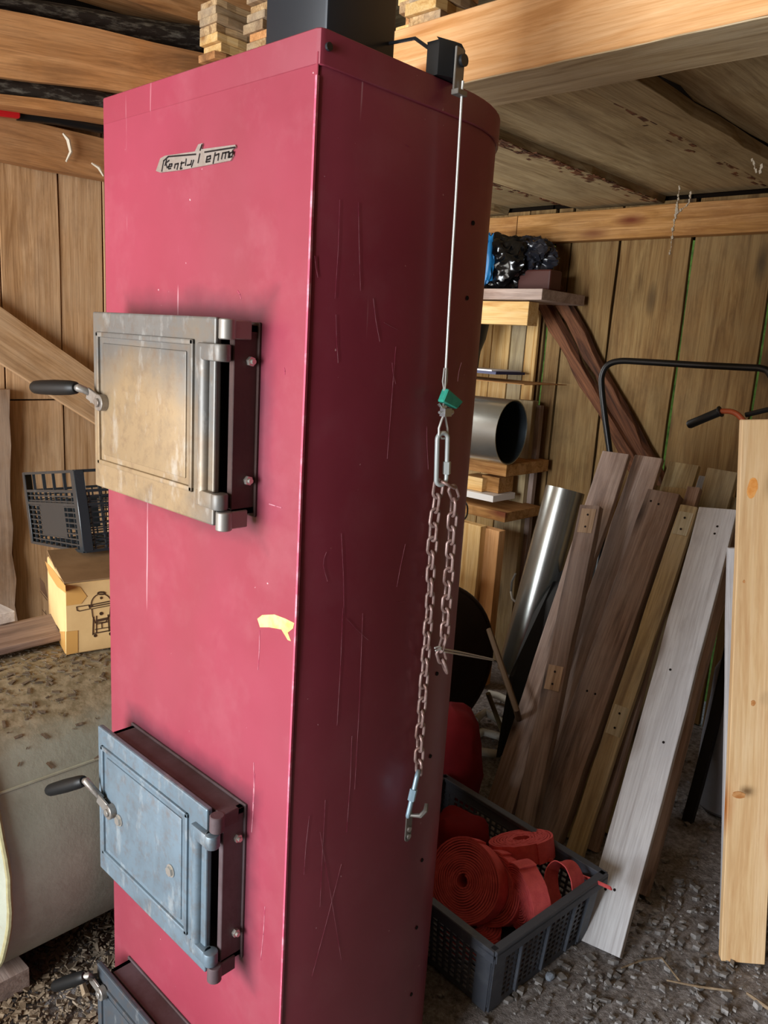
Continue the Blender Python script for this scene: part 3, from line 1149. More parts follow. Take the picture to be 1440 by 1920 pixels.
ch = thing('chain', 'long rusty chain hanging from the white screw link to the blue one', 'chain', q3)
chain([at(x, y, 0, -.871) for x, y in ((823, 903), (813, 985), (808, 1060), (806, 1130), (799, 1220), (793, 1300), (787, 1380), (785, 1450))], .0255, ch)
ch2 = thing('chain', 'loose doubled back chain end hanging right of the long chain', 'chain', at(838, 1250, 0, -.86))
chain([at(x, y, 0, -.858) for x, y in ((832, 905), (846, 912), (851, 925), (848, 975), (843, 1060), (838, 1120), (834, 1190), (828, 1212), (826, 1225), (836, 1258))], .0255, ch2, 1)
m = MB()
pts = [at(815, 1215, 0, -.852), at(824, 1212, 0, -.850), at(832, 1217, 0, -.852), V(at(860, 1222, 0, -.86)), V(at(925, 1236, 1, 2.05))]
m.tube(pts, .0018, 6)
m.tube([p + V((0, .003, -.006)) for p in pts], .0018, 6)
tag(m.build('tie_wire', CABLE), 'thin twisted wire stretched from the chain end back to a rod', 'wire')

# ================================================================== stacked boards on the beam
sidx = 0
zs = CROSSBEAM_TOP + .002


W_STK = wood('stacked_pine', 'dcbb8c', 'bb9668', '80603f', .5, 'a49a8c', .5, '6a4a30')


def stack(x0, wds, n, ylo, ln, th, name, labf, grp):
    for c, (xa, wd, yo) in enumerate(wds):
        z = zs
        for k in range(n):
            t = th * random.uniform(.85, 1.1)
            dx, dy = random.uniform(-.012, .012), random.uniform(-.015, .012)
            o = board(name, (xa + dx, ylo + yo + dy, z + t / 2), (xa + dx, ylo + yo + ln, z + t / 2), (1, 0, 0), wd * random.uniform(.9, 1.0), t, random.choice((W_OFF, W_STK, W_STK, W_LOG)), jit=.004, nx=4)
            tag(o, labf(c, k, n), 'board', grp)
            z += t + .001


names = ['bottom', 'second', 'third', 'fourth', 'fifth', 'sixth', 'seventh', 'eighth', 'ninth', 'top']
xa = at(420, 110, 1, 1.72).x
xb = at(478, 110, 1, 1.72).x
stack(0, [(xa, .105, 0), (xb + .045, .10, .03)], 10, 1.66, .16, .026, 'stacked_board',
      lambda c, k, n: '%s short pine board of the stack %s the flue' % (names[k], 'left of' if c == 0 else 'immediately beside, and half hidden by,'),
      'short pine boards stacked on the beam left of the flue')
xr = at(790, 45, 1, 1.70).x
stack(0, [(at(762, 30, 1, 1.7).x, .05, .04), (at(812, 30, 1, 1.7).x, .12, 0)], 5, 1.66, .16, .028, 'stacked_board',
      lambda c, k, n: '%s pine board end of the %s stack right of the flue' % (names[k], ['slim', 'wide'][c]),
      'pine boards stacked on the beam right of the flue')

# ================================================================== logs above the left wall
XP = -2.62


def slab(name, px_top, px_bot, x, depth, mat, label, cat='log', bulge=0.0, ext=1.2, n=14):
    """timber whose near face spans the two lines (each two photo points) in the plane X=x"""
    T0, T1 = [at(*p, 0, x) for p in px_top]
    B0, B1 = [at(*p, 0, x) for p in px_bot]
    def E(a, b, y):
        return a + (b - a) * ((y - a.y) / (b.y - a.y))
    ylo, yhi = min(T0.y, B0.y) - .9, max(T1.y, B1.y) + ext
    m = MB()
    rows = []
    for i in range(n + 1):
        y = ylo + (yhi - ylo) * i / n
        t, b = E(T0, T1, y), E(B0, B1, y)
        j = lambda a: noise.noise(V((y * 3, a, x))) * .012
        h = t.z - b.z
        sec = []
        K = 9
        sec.append(V((x, y, t.z + j(1))))
        for k in range(1, K):
            f = k / K
            sec.append(V((x + bulge * math.sin(PI * f) + noise.noise(V((y * 6, f * 5, 3))) * bulge * .35, y, t.z + j(1) - (h + j(1) - j(2)) * f)))
        sec.append(V((x, y, b.z + j(2))))
        sec.append(V((x - depth, y, b.z + j(2) + .004)))
        sec.append(V((x - depth, y, t.z + j(1) - .004)))
        rows.append(m.verts(sec))
    c = len(rows[0])
    for p, q in zip(rows, rows[1:]):
        for k in range(c):
            m.b.faces.new([p[k], q[k], q[(k + 1) % c], p[(k + 1) % c]])
    m.b.faces.new(rows[0])
    m.b.faces.new(rows[-1][::-1])
    cs = [v.co.copy() for v in m.b.verts]
    mid = sum(cs, V()) / len(cs)
    dr = (E(T0, T1, yhi) - E(T0, T1, ylo)).normalized()
    zz_ = V((1, 0, 0)).cross(dr).normalized()
    yv = zz_.cross(dr)
    M = Matrix(((dr.x, yv.x, zz_.x, mid.x), (dr.y, yv.y, zz_.y, mid.y), (dr.z, yv.z, zz_.z, mid.z), (0, 0, 0, 1)))
    m.b.transform(M.inverted())
    o = m.build(name, mat, None, M=M, smooth=True)
    return tag(o, label, cat)


slab('sawn_log', ((215, -6), (385, 43)), ((215, -60), (385, -20)), XP - .06, .12, W_LOG, 'topmost sawn timber in the upper left corner')
slab('barked_log', ((45, 0), (390, 50)), ((0, 12), (390, 103)), XP - .06, .12, BARK, 'thick dark log with bark, upper of the two above the left wall', bulge=.03)
slab('sawn_log', ((0, 18), (390, 100)), ((0, 143), (250, 174)), XP, .14, W_LOG, 'broad sawn log face between the two dark barked logs')
slab('barked_log', ((0, 140), (220, 180)), ((0, 178), (190, 207)), XP - .04, .12, BARK, 'thin dark barked log, lower of the two above the left wall', bulge=.02)
slab('sawn_log', ((0, 176), (195, 205)), ((0, 193), (195, 224)), XP - .02, .12, W_LOG, 'thin sawn strip under the lower dark barked log')

# red and black tool on the wall plate
tool = thing('red_black_clamp', 'long black bar tool with a red head lying on the left wall timber', 'tool', at(60, 235, 0, -2.78))
m = MB()
m.tube([at(30, 214, 0, -2.78), at(100, 222, 0, -2.77), at(196, 240, 0, -2.76), at(240, 248, 0, -2.76)], .019, 12)
m.build('bar', PIPEBLK, tool, smooth=True)
m = MB()
a, b = at(-20, 205, 0, -2.76), at(36, 212, 0, -2.76)
m.obox((a + b) / 2, (b - a) / 2, (.012, 0, 0), (0, 0, .017))
m.bevel(.004)
m.build('head', REDM, tool)
m = MB()
m.tube([at(30, 200, 0, -2.76), at(50, 203, 0, -2.76), at(70, 209, 0, -2.76)], .009, 8)
m.build('knob', PIPEBLK, tool, smooth=True)

# curled bark shaving
for (pts, lab) in ((((118, 250), (128, 262), (133, 285), (124, 303)), 'curled dry wood shaving stuck on the left wall timber'),
                   (((172, 306), (185, 314), (194, 330)), 'small curled shaving at the right end of the left wall timber')):
    m = MB()
    P = [at(x, y, 0, XL + .085) for x, y in pts]
    m.tube(P, [.003, .007, .006, .003] if len(P) == 4 else [.003, .006, .003], 6)
    tag(m.build('wood_shaving', WEB, smooth=True), lab, 'shaving')

# diagonal brace on the left wall
xb_ = XL + .02
T0, T1, B0, B1 = at(0, 577, 0, xb_), at(168, 695, 0, xb_), at(0, 682, 0, xb_), at(170, 790, 0, xb_)
A, B = (T0 + B0) / 2, (T1 + B1) / 2
dv = (B - A)
o = board('brace_plank', A - dv * 1.3, B + dv * .9, (0, .3, 1), abs((T0 - B0).z) * .86, .028, W_LEFT, jit=.002)
tag(o, 'wide diagonal brace plank nailed across the left wall', 'plank')
# bark-edged post at the far left
Pp = at(12, 900, 0, XL + .03)
o = board('wall_post', (XL + .02, Pp.y - .02, .0), (XL + .02, Pp.y - .02, 1.36), (0, 1, 0), .075, .03, wood('bark_edged_post', 'b08c6c', '96704f', '6a4a30', .5, 'b09c8a', .4, '3a2413'), jit=.009, nx=14, wane=.01)
tag(o, 'rough edged upright strip at the far left under the brace', 'post')

# ================================================================== tank with sawdust on top
TX, TZ, TR = -1.895, .41, .36
tk = thing('tank', 'big grey green horizontal steel tank left of the boiler, sawdust on top', 'tank', (TX, 1.3, .05))
YT0, YT1 = .555, 2.0
m = MB()
pts = []
rs = []
for y, r in ((YT0 - .085, .02), (YT0 - .078, .12), (YT0 - .055, .22), (YT0 - .028, .3), (YT0 - .008, .345), (YT0, TR), (YT0 + .3, TR), (YT0 + .7, TR), (YT0 + 1.1, TR), (YT1, TR), (YT1 + .03, .3), (YT1 + .06, .15), (YT1 + .07, .02)):
    pts.append(V((TX, y, TZ)))
    rs.append(r)
m.tube(pts, rs, 56)
m.build('tank_body', TANK, tk, smooth=True, origin=((TX, 0, TZ)))
m = MB()
ang = [2 * PI * k / 56 for k in range(56)]
m.tube([V((TX + (TR + .004) * math.cos(a), YT0 + noise.noise(V((a * 4, 0, 0))) * .003, TZ + (TR + .004) * math.sin(a))) for a in ang], .0065, 8, closed=True)
m.build('rim_cord', ROPE, tk, smooth=True)
m = MB()
sa = math.radians(34)
m.tube([V((TX + TR * math.cos(sa), y, TZ + TR * math.sin(sa))) for y in (YT0, 1.0, 1.5, YT1)], .0035, 6)
m.build('weld_seam', TANKM, tk)
for y in (.60, 1.75):
    o = board('wood_block', (TX - .2, y, .03), (TX + .20, y, .03), (0, 1, 0), .10, .06, W_BROWN, jit=.004, nx=3)
    tag(o, 'wooden block propping up the %s end of the grey green tank' % ('near' if y < 1 else 'far'), 'block')

# sawdust and straw crumbs on the tank: countless
m = MB()
for k in range(1500):
    a = math.radians(90 + random.gauss(0, 20))
    y = random.uniform(YT0 + .02, 1.6)
    p = V((TX + (TR + .001) * math.cos(a), y, TZ + (TR + .001) * math.sin(a)))
    L = random.choice((.002, .003, .005, .009))
    d = V((random.uniform(-1, 1), random.uniform(-1, 1), random.uniform(-.2, .2))).normalized()
    n = V((math.cos(a), 0, math.sin(a)))
    d = (d - n * d.dot(n)).normalized()
    s = n.cross(d)
    m.obox(p + n * .001, d * L, s * L * .35, n * .0007)
o = m.build('straw_crumbs', CHIP)
tag(o, 'scattered sawdust and straw crumbs on top of the grey green tank', 'sawdust', kind='stuff')

# flat board and its neighbour on the tank
za = .795
p1, p2 = at(92, 1190, 2, za), at(0, 1212, 2, za)
d2 = (p2 - p1).normalized()
o = board('short_plank', p1 + V((-.05, .16, -.0)), p1 + d2 * .5 + V((-.05, .16, 0)), (d2.y, -d2.x, 0), .16, .018, W_BROWN, jit=.001, nx=4)
tag(o, 'flat brown board lying on the tank, left of the cardboard box', 'plank')
p3 = at(2, 1160, 2, za + .028)
o = board('wood_scrap', p3 + V((-.12, -.0, 0)), p3 + V((.005, .01, 0)), (0, 1, 0), .05, .03, W_GREY, nx=3)
tag(o, 'small pale wood scrap on the flat board at the far left', 'wood scrap')

# ------------------------------------------------------------------ cardboard box with a grill drawing
zb0, zb1 = .772, .962
c0 = at(124, 1229, 2, zb0)
c0.z = zb0
dl, dr = V((-.964, .265, 0)), V((.209, .978, 0))
c_l = at(70, 1043, 2, zb1)
Ll = max(.25, (c_l - c0).dot(dl))
Lr = .46
bxo = thing('cardboard_box', 'taped cardboard box printed with a round grill, standing on the tank', 'box', c0)
m = MB()
q = [c0, c0 + dr * Lr, c0 + dr * Lr + dl * Ll, c0 + dl * Ll]
m.prism(q, (0, 0, zb1 - zb0 - .002))
m.bevel(.003)
m.build('carton', CARD, bxo)
m = MB()
for s in (0, 1):
    a0 = c0 + dl * (Ll * .5 * s) + V((0, 0, zb1 - zb0 - .001))
    lift = .012 if s else .004
    u = [a0 + dl * .003, a0 + dr * Lr * .98 + dl * .003, a0 + dr * Lr * .98 + dl * (Ll * .5 - .004) + V((0, 0, lift)), a0 + dl * (Ll * .5 - .004) + V((0, 0, lift * 1.2))]
    m.prism(u, (0, 0, .003))
m.build('top_flaps', CARDTOP, bxo)
m = MB()
nr = V((dr.y, -dr.x, 0)).normalized()
if nr.x < 0: nr = -nr
nl = V((-dl.y, dl.x, 0)).normalized()
if nl.y > 0: nl = -nl


def fr_(px, py, e=.0004):
    return atp(px, py, c0, nr) + nr * e


def fl2(px, py, e=.0004):
    return atp(px, py, c0, nl) + nl * e


m.prism([fr_(124, 1098), fr_(150, 1100), fr_(163, 1118), fr_(152, 1132), fr_(124, 1136)], nr * .0005)
m.prism([fr_(124, 1184), fr_(146, 1182), fr_(146, 1223), fr_(124, 1228)], nr * .0005)
m.prism([fl2(123, 1098), fl2(124, 1112), fl2(108, 1100), fl2(92, 1075), fl2(85, 1052), fl2(100, 1068)], nl * .0005)
m.prism([fl2(122, 1184), fl2(123, 1226), fl2(112, 1205), fl2(111, 1184)], nl * .0005)
m.build('parcel_tape', TAPE, bxo)
S = 1189 / 260.


def cb(x, y):
    return fr_(x / S, 840 + y / S, .0008)


m = MB()


def st(pts, wd=.0022):
    m.ribbon([cb(*p) for p in pts], wd, nr, .0004)


def arc(cx, cy, rx, ry, a0, a1, n=12):
    return [(cx + rx * math.cos(math.radians(a0 + (a1 - a0) * k / n)), cy - ry * math.sin(math.radians(a0 + (a1 - a0) * k / n))) for k in range(n + 1)]


st(arc(868, 1340, 88, 90, 0, 180, 16))
st([(780, 1345), (955, 1310)], .003)
st([(780, 1362), (955, 1328)], .003)
st([(782, 1380), (955, 1346)], .002)
st([(655, 1362), (765, 1345), (770, 1378), (680, 1398), (660, 1392), (655, 1362)])
st([(765, 1358), (785, 1352)], .006)
st(arc(868, 1245, 30, 10, 0, 180, 6), .004)
st(arc(868, 1245, 34, 14, 180, 360, 6), .0015)
st(arc(866, 1285, 7, 9, 0, 360, 8), .0018)
st(arc(866, 1419, 9, 9, 0, 360, 8), .0035)
st([(785, 1380), (792, 1440), (815, 1500), (905, 1490), (940, 1430), (945, 1360)])
st([(800, 1450), (795, 1600)], .003)
st([(825, 1440), (825, 1590)])
st([(925, 1430), (935, 1570)], .003)
st([(945, 1420), (950, 1560)])
st([(835, 1480), (915, 1462)], .007)
st([(830, 1510), (925, 1490)])
st([(800, 1590), (950, 1562)], .003)
st([(815, 1555), (940, 1535)])
st(arc(815, 1608, 8, 9, 0, 360, 8), .003)
st(arc(945, 1592, 7, 9, 0, 360, 8), .003)
st([(870, 1500), (872, 1540)], .002)
m.build('grill_drawing', INK, bxo)
m = MB()


def cl(x, y):
    return fl2(x / S, 840 + y / S, .0008)


def sl(pts, wd=.003):
    m.ribbon([cl(*p) for p in pts], wd, nl, .0004)


m.prism([cl(345, 1110), cl(385, 1160), cl(412, 1290), cl(350, 1215)], nl * .0004)
sl([(345, 1225), (408, 1305)], .003)
sl([(365, 1385), (410, 1440), (412, 1500), (370, 1440), (365, 1385)])
sl([(435, 1480), (470, 1520), (475, 1560), (438, 1520), (435, 1480)])
sl([(485, 1520), (510, 1560), (515, 1630)])
sl([(395, 1400), (402, 1470)], .008)
sl([(455, 1500), (460, 1535)], .008)
sl([(490, 1560), (512, 1590)], .003)
m.build('printed_icons', INK, bxo)

# ------------------------------------------------------------------ black lattice crate tilted on the box
cr = None


def lattice(m, O, U, Vv, nu, nv, bw, th, nrm, skip=None):
    """bars of a lattice panel with corner O and edge vectors U, Vv"""
    u, v = U.normalized(), Vv.normalized()
    for i in range(nu + 1):
        c = O + U * (i / nu) + Vv * .5
        m.obox(c, u * bw / 2, Vv / 2, nrm * th / 2)
    for j in range(nv + 1):
        c = O + Vv * (j / nv) + U * .5
        m.obox(c, U / 2, v * bw / 2, nrm * th / 2)


# front-left face seen at (37..152, 867..1045); right face receding behind the boiler
Yc_ = c0.y + .05
n0 = V((-.25, -.97, 0)).normalized()
Cc = atp(160, 1040, c0 + V((0, .06, .19)), V((0, 0, 1)))
Cc.z = zb1 + .006
nfa = V((-.12, -.99, 0)).normalized()
Cc = at(160, 1042, 2, zb1 + .012)
Cc.z = zb1 + .024
U = atp(62, 1016, Cc, nfa) - Cc
Vv = atp(140, 882, Cc, nfa) - Cc
dpt = (U.cross(Vv)).normalized()
if dpt.y < 0: dpt = -dpt
dpt = dpt * .30
crate2 = thing('plastic_crate', 'blue black lattice crate tipped on its side upon the cardboard box', 'crate', Cc)


def panel2(name, O, A, B, nrm, cut=.74, cols=5, fine=10):
    """side of the crate: tall windows at the rim end, fine lattice with a solid centre below"""
    m = MB()
    a, b = A.normalized(), B.normalized()
    for i in range(cols + 1):
        c = O + A * (i / cols) + B * (1 + cut) / 2
        m.obox(c, a * .0022, B * (1 - cut) / 2, nrm * .004)
    for i in range(fine + 1):
        f = i / fine
        if .25 < f < .75:
            for (v0, v1) in ((0, .14), (.58, cut)):
                m.obox(O + A * f + B * (v0 + v1) / 2, a * .002, B * (v1 - v0) / 2, nrm * .003)
        else:
            m.obox(O + A * f + B * cut / 2, a * .002, B * cut / 2, nrm * .003)
    for j in range(12):
        f = cut * j / 11
        if .14 < f < .56:
            for (u0, u1) in ((0, .27), (.73, 1)):
                m.obox(O + B * f + A * (u0 + u1) / 2, A * (u1 - u0) / 2, b * .002, nrm * .003)
        else:
            m.obox(O + B * f + A * .5, A * .5, b * .002, nrm * .003)
    m.obox(O + A * .5 + B * .35, A * .24, B * .22, nrm * .002)
    for f in (0, .57, cut, .99):
        m.obox(O + B * f + A * .5, A * .5, b * .004, nrm * .006)
    return m.build(name, CRATEB, crate2)


nd = dpt.normalized()
nu_ = U.normalized()
panel2('lattice_side', Cc, U, Vv, nd)
panel2('lattice_side', Cc + dpt, U, Vv, nd)
panel2('lattice_side', Cc, dpt, Vv, nu_)
panel2('lattice_side', Cc + U, dpt, Vv, nu_)
for base, su, sd_ in ((Cc, 1, 1), (Cc + U, -1, 1), (Cc + dpt, 1, -1), (Cc + U + dpt, -1, -1)):
    m = MB()
    wv = .022
    prof_ = [(-.006, -.006), (wv, -.007), (wv, -.003), (.004, -.001), (-.001, .004), (-.003, wv), (-.007, wv)]
    pp_ = [base + nu_ * (su * x_) + nd * (sd_ * y_) for x_, y_ in prof_]
    m.prism(pp_, Vv)
    m.bevel(.0015)
    m.build('corner_post', CRATEB, crate2, smooth=True)
m = MB()
lattice(m, Cc, U, dpt, 8, 8, .004, .006, Vv.normalized())
m.build('base_lattice', CRATEB, crate2)

# ================================================================== shelf behind the boiler
YS = 3.36
shf = thing('wall_shelf', 'rough pine shelf unit on the back wall, half hidden by the boiler', 'shelf', (-2.4, 3.1, .9))


def sbox(name, p0, p1, y0, y1, mat, par=shf, **k):
    """horizontal board: front face spans photo points p0 (top left) p1 (bottom right) at Y=y0"""
    A, B = at(*p0, 1, y0), at(*p1, 1, y0)
    xl, xr_ = min(A.x, B.x), max(A.x, B.x)
    zt_, zb_ = max(A.z, B.z), min(A.z, B.z)
    return board(name, ((xl + xr_) / 2, y0, (zt_ + zb_) / 2) if False else (xl, (y0 + y1) / 2, (zt_ + zb_) / 2), (xr_, (y0 + y1) / 2, (zt_ + zb_) / 2), (0, 1, 0), abs(y1 - y0), zt_ - zb_, mat, par, jit=.001, nx=3, **k)


sbox('shelf_board', (820, 541), (1015, 562), 3.0, 3.36, W_BROWN)
sbox('rail', (820, 563), (988, 610), 3.04, 3.12, W_OFF)
sbox('shelf_board', (780, 701), (983, 722), 3.0, 3.36, W_BEAM)
sbox('rail', (780, 862), (950, 872), 3.0, 3.36, W_BEAM)
sbox('shelf_board', (780, 940), (948, 962), 3.0, 3.30, W_BEAM)
# upright boards on the back wall inside the shelf
for a, b, mt in ((868, 922, W_OFF), (924, 957, W_OFF), (959, 985, W_YEL), (987, 1008, W_OFF)):
    xa_, xb2 = at(a, 640, 1, 3.36).x, at(b, 640, 1, 3.36).x
    board('upright', ((xa_ + xb2) / 2, 3.365, .1), ((xa_ + xb2) / 2, 3.365, 1.87), (1, 0, 0), xb2 - xa_, .02, mt, shf, nx=5)
xp = at(968, 960, 1, 3.3).x
board('post', (xp, 3.3, 0.0), (xp, 3.3, 1.36), (1, 0, 0), .10, .05, W_YEL, shf, nx=6)
board('post', (xp + .045, 3.325, 0.0), (xp + .045, 3.325, 1.34), (1, 0, 0), .06, .03, W_BROWN, shf, nx=6)
xp2 = -2.86 + .2
board('post', (xp2, 3.05, 0.0), (xp2, 3.05, 1.80), (0, 1, 0), .09, .05, W_BEAM, shf, nx=6)

# things on the shelf
def blob(name, c, rad, mat, label, cat, amp=.25, sc=9, seed=1, sub=4, ridged=True, flat=None):
    m = MB()
    bmesh.ops.create_icosphere(m.b, subdivisions=sub, radius=1)
    for v in m.b.verts:
        d = v.co.normalized()
        q = d * sc * .35 + V((seed, seed * 2, 0))
        n = noise.noise(q)
        n2 = abs(noise.noise(q * 2.3))
        k = 1 + amp * n - (amp * .9 * n2 if ridged else 0)
        v.co = V((d.x * rad[0] * k, d.y * rad[1] * k, d.z * rad[2] * k))
        if flat is not None:
            v.co.z = max(v.co.z, -rad[2] * flat)
    M = Matrix.Translation(V(c))
    o = m.build(name, mat, None, M=M, smooth=True)
    return tag(o, label, cat)


zsh = at(900, 541, 1, 3.0).z
pbg = at(935, 500, 1, 3.12)
blob('bin_bag', V((pbg.x, 3.14, zsh + .118)), (.175, .11, .135), BAG, 'shiny black plastic bag on the top shelf', 'bag', .3, 5, 3, 5, flat=.86)
pbg = at(985, 485, 1, 3.14)
blob('bin_bag', V((pbg.x - .02, 3.2, zsh + .16)), (.13, .10, .09), BAGG, 'dark crumpled grey bag right of the black one', 'bag', .3, 6, 8, 5)
p = at(1000, 530, 1, 3.1)
m = MB()
m.obox((p.x - .02, 3.18, zsh + .05), (.085, 0, 0), (0, .05, 0), (0, 0, .045))
m.bevel(.008, 2)
tag(m.build('small_box', plain('dark_red_brown_box', '4a2018', .6)), 'small dark red brown box under the grey bag', 'box')
p = at(918, 480, 1, 3.05)
blob('blue_bag', V((p.x - .0, 3.04, zsh + .13)), (.035, .03, .12), BLUE, 'narrow blue plastic bag left of the black bag', 'bag', .3, 8, 4, 3)
zm = at(900, 701, 1, 3.0).z
m = MB().box((-2.6, 3.06, zm + .001), (at(940, 690, 1, 3.1).x, 3.3, zm + .014))
tag(m.build('notebook', PAPERB), 'navy covered notebook at the bottom of the pile on the middle shelf', 'notebook')
m = MB().box((-2.6, 3.04, zm + .015), (at(930, 690, 1, 3.1).x + .02, 3.28, zm + .021))
tag(m.build('paper_sheaf', PAPER), 'thin sheaf of white paper on the navy notebook', 'paper')
m = MB()
p = at(893, 630, 1, 3.05)
m.tube([V((p.x - .10, 3.12, zm + .022)), V((p.x - .10, 3.12, zm + .10)), V((p.x - .1, 3.12, zm + .16)), V((p.x - .1, 3.12, zm + .26))], [.06, .065, .085, .10], 24)
tag(m.build('black_pot', BLACKP, smooth=True), 'black rounded pot peeking out beside the boiler, above the papers', 'pot')

# big duct lying on the shelf
du = thing('duct', 'wide galvanised duct lying on the shelf with its dark open mouth to the right', 'duct', (-2.3, 3.0, 1.1))
zd = at(880, 862, 1, 3.0).z
cen = at(966, 795, 1, 3.02)
rd = .148
cen.z = zd + rd + .01
cen = V((cen.x, 3.0, cen.z))
axd = V((-.99, -.10, 0)).normalized()
m = MB()
n = 48


def shell(m, A, B, ro, ri, n=48):
    A, B = V(A), V(B)
    t = (B - A)
    ref = t.orthogonal()
    r1 = m.ring(A, t, ro, n, ref); r2 = m.ring(B, t, ro, n, ref)
    r3 = m.ring(A, t, ri, n, ref); r4 = m.ring(B, t, ri, n, ref)
    for k in range(n):
        j = (k + 1) % n
        m.b.faces.new([r1[k], r1[j], r2[j], r2[k]])
        m.b.faces.new([r3[j], r3[k], r4[k], r4[j]])
        m.b.faces.new([r1[j], r1[k], r3[k], r3[j]])
        m.b.faces.new([r2[k], r2[j], r4[j], r4[k]])


shell(m, cen, cen + axd * .38, rd, rd - .004)
m.build('duct_tube', GALV, du, smooth=True)
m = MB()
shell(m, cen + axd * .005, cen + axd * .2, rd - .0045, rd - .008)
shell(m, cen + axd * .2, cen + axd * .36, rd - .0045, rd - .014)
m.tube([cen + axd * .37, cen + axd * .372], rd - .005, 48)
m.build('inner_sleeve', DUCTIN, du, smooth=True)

# shelf underneath: offcuts, tape, ring
z2 = at(900, 940, 1, 3.0).z
for i, (a, b, yy, mt) in enumerate(((868, 903, 3.05, W_OFF), (904, 934, 3.09, W_BEAM))):
    A, B = at(a, 890, 1, yy), at(b, 922, 1, yy)
    m = MB().box((A.x, yy, z2 + .035), (B.x, yy + .12, A.z))
    m.bevel(.001)
    tag(m.build('wood_offcut', mt), ['pale block of wood on the low shelf beside the boiler edge', 'orange brown block of wood right of the pale block'][i], 'wood block')
m = MB()
a, b = at(862, 925, 1, 3.04), at(930, 925, 1, 3.04)
m.prism([V((a.x - .1, 3.02, z2 + .002)), V((b.x, 3.02, z2 + .004)), V((b.x, 3.2, z2 + .004)), V((a.x - .1, 3.2, z2 + .002))], (0, 0, .030))
tag(m.build('paper_roll', TAPEROLL), 'white folded paper under the wood blocks on the low shelf', 'paper')
for i, (a, b, yy, mt) in enumerate(((862, 892, 2.95, W_OFF), (893, 926, 2.99, W_ORANGE))):
    A, B = at(a, 975 + i * 8, 1, yy), at(b, 1150, 1, yy)
    o = board('standing_offcut', ((A.x + B.x) / 2, yy, 0), ((A.x + B.x) / 2 + .005, yy, A.z), (1, 0, 0), B.x - A.x, .05, mt, nx=4)
    tag(o, ['pale yellow board standing upright against the boiler edge', 'orange board standing upright right of the pale yellow one'][i], 'board')
m = MB()
c = at(868, 957, 1, 2.93)
m.tube([c + V((math.cos(a) * .028, 0, math.sin(a) * .045)) for a in [2 * PI * k / 20 for k in range(20)]], .004, 6, closed=True)
tag(m.build('metal_ring', PIPEBLK, smooth=True), 'thin dark ring hanging from the low shelf edge', 'ring')

# ================================================================== standing pipe
Pt = at(1060, 918, 1, 2.95)
sp = thing('round_pipe', 'shiny galvanised pipe leaning in the corner left of the boards', 'pipe', (Pt.x - .2, 2.95, 0))
bot = at(968, 1262, 1, 2.75)
bot.z = max(bot.z, .02)
al = (Pt - bot).normalized()
bot2 = bot - al * 0
m = MB()
shell(m, Pt, bot2, .083, .079)
m.build('pipe_wall', GALV, sp, smooth=True)
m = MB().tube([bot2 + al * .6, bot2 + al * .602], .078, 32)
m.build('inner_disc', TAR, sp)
m = MB()
c = at(985, 1120, 1, 2.86)
m.tube([c + V((-.05, -.04, .02)), c + V((-.02, -.07, 0)), c + V((.02, -.075, -.015)), c + V((.03, -.05, .02))], .006, 6)
m.tube([c + V((-.05, -.04, .02)), c + V((-.045, -.05, .07)), c + V((-.03, -.05, .11))], .005, 6)
m.build('wire_clip', STEEL, sp, smooth=True)

# ================================================================== bark strips leaning diagonally on back wall
yb_ = 3.33
for i, (p0, p1, wpx, y) in enumerate((((1018, 500), (1215, 870), .075, 3.355), ((1012, 560), (1175, 850), .065, 3.33))):
    A, B = at(*p0, 1, y), at(*p1, 1, y)
    o = board('bark_strip', A, B + (B - A) * .3, (.8, 0, .5), wpx, .03, W_DARK, jit=.008, nx=14, wane=.02)
    tag(o, ['upper diagonal waney strip fixed across the back wall', 'lower diagonal waney strip with bark patches across the back wall'][i], 'wood strip')

# ================================================================== push handle (garden cart)
ht = thing('cart_handle', 'black bent tube handle of a cart standing behind the boards', 'handle', (-1.3, 2.9, .0))
yh = 2.92
px = [(1149, 900), (1143, 845), (1134, 780), (1128, 722), (1130, 700), (1140, 684), (1162, 677), (1200, 678), (1300, 684), (1400, 689), (1428, 691), (1443, 700), (1452, 730), (1455, 800)]
pts = [at(*p, 1, yh) for p in px]
pts = [V((pts[0].x + .03, yh - .25, .03)), V((pts[0].x + .01, yh - .08, .6))] + pts + [V((pts[-1].x, yh - .08, .9)), V((pts[-1].x + .01, yh - .25, .03))]
m = MB()
m.tube(pts[:2] + smooth_path(pts[2:-2], 5) + pts[-2:], .0125, 12)
m.build('tube', PIPEBLK, ht, smooth=True)
gr = thing('brake_lever', 'short lever with a black rubber grip and orange rod by the pale plank', 'lever', at(1300, 800, 1, 2.3))
yg = 2.55
m = MB()
a, b = at(1290, 797, 1, yg), at(1352, 771, 1, yg)
pp = [a.lerp(b, t) for t in (0, .05, .5, .93, .96, 1.0)]
m.tube(pp, [.011, .014, .0135, .014, .018, .018], 14)
m.build('grip', BLACKP, gr, smooth=True)
m = MB()
m.tube(smooth_path([b, at(1372, 772, 1, yg), at(1388, 782, 1, yg), at(1400, 806, 1, yg), at(1420, 900, 1, yg)], 4) + [ V((at(1500, 1000, 1, yg).x, yg + .25, .02))], .0085, 10)
m.build('rod', ORROD, gr, smooth=True)
o_ = MB()
o_.tube([at(1398, 778, 1, yg + .05), at(1440, 768, 1, yg + .05), at(1500, 768, 1, yg + .05)], .008, 8)
o_.build('crossbar', PIPEBLK, gr, smooth=True)

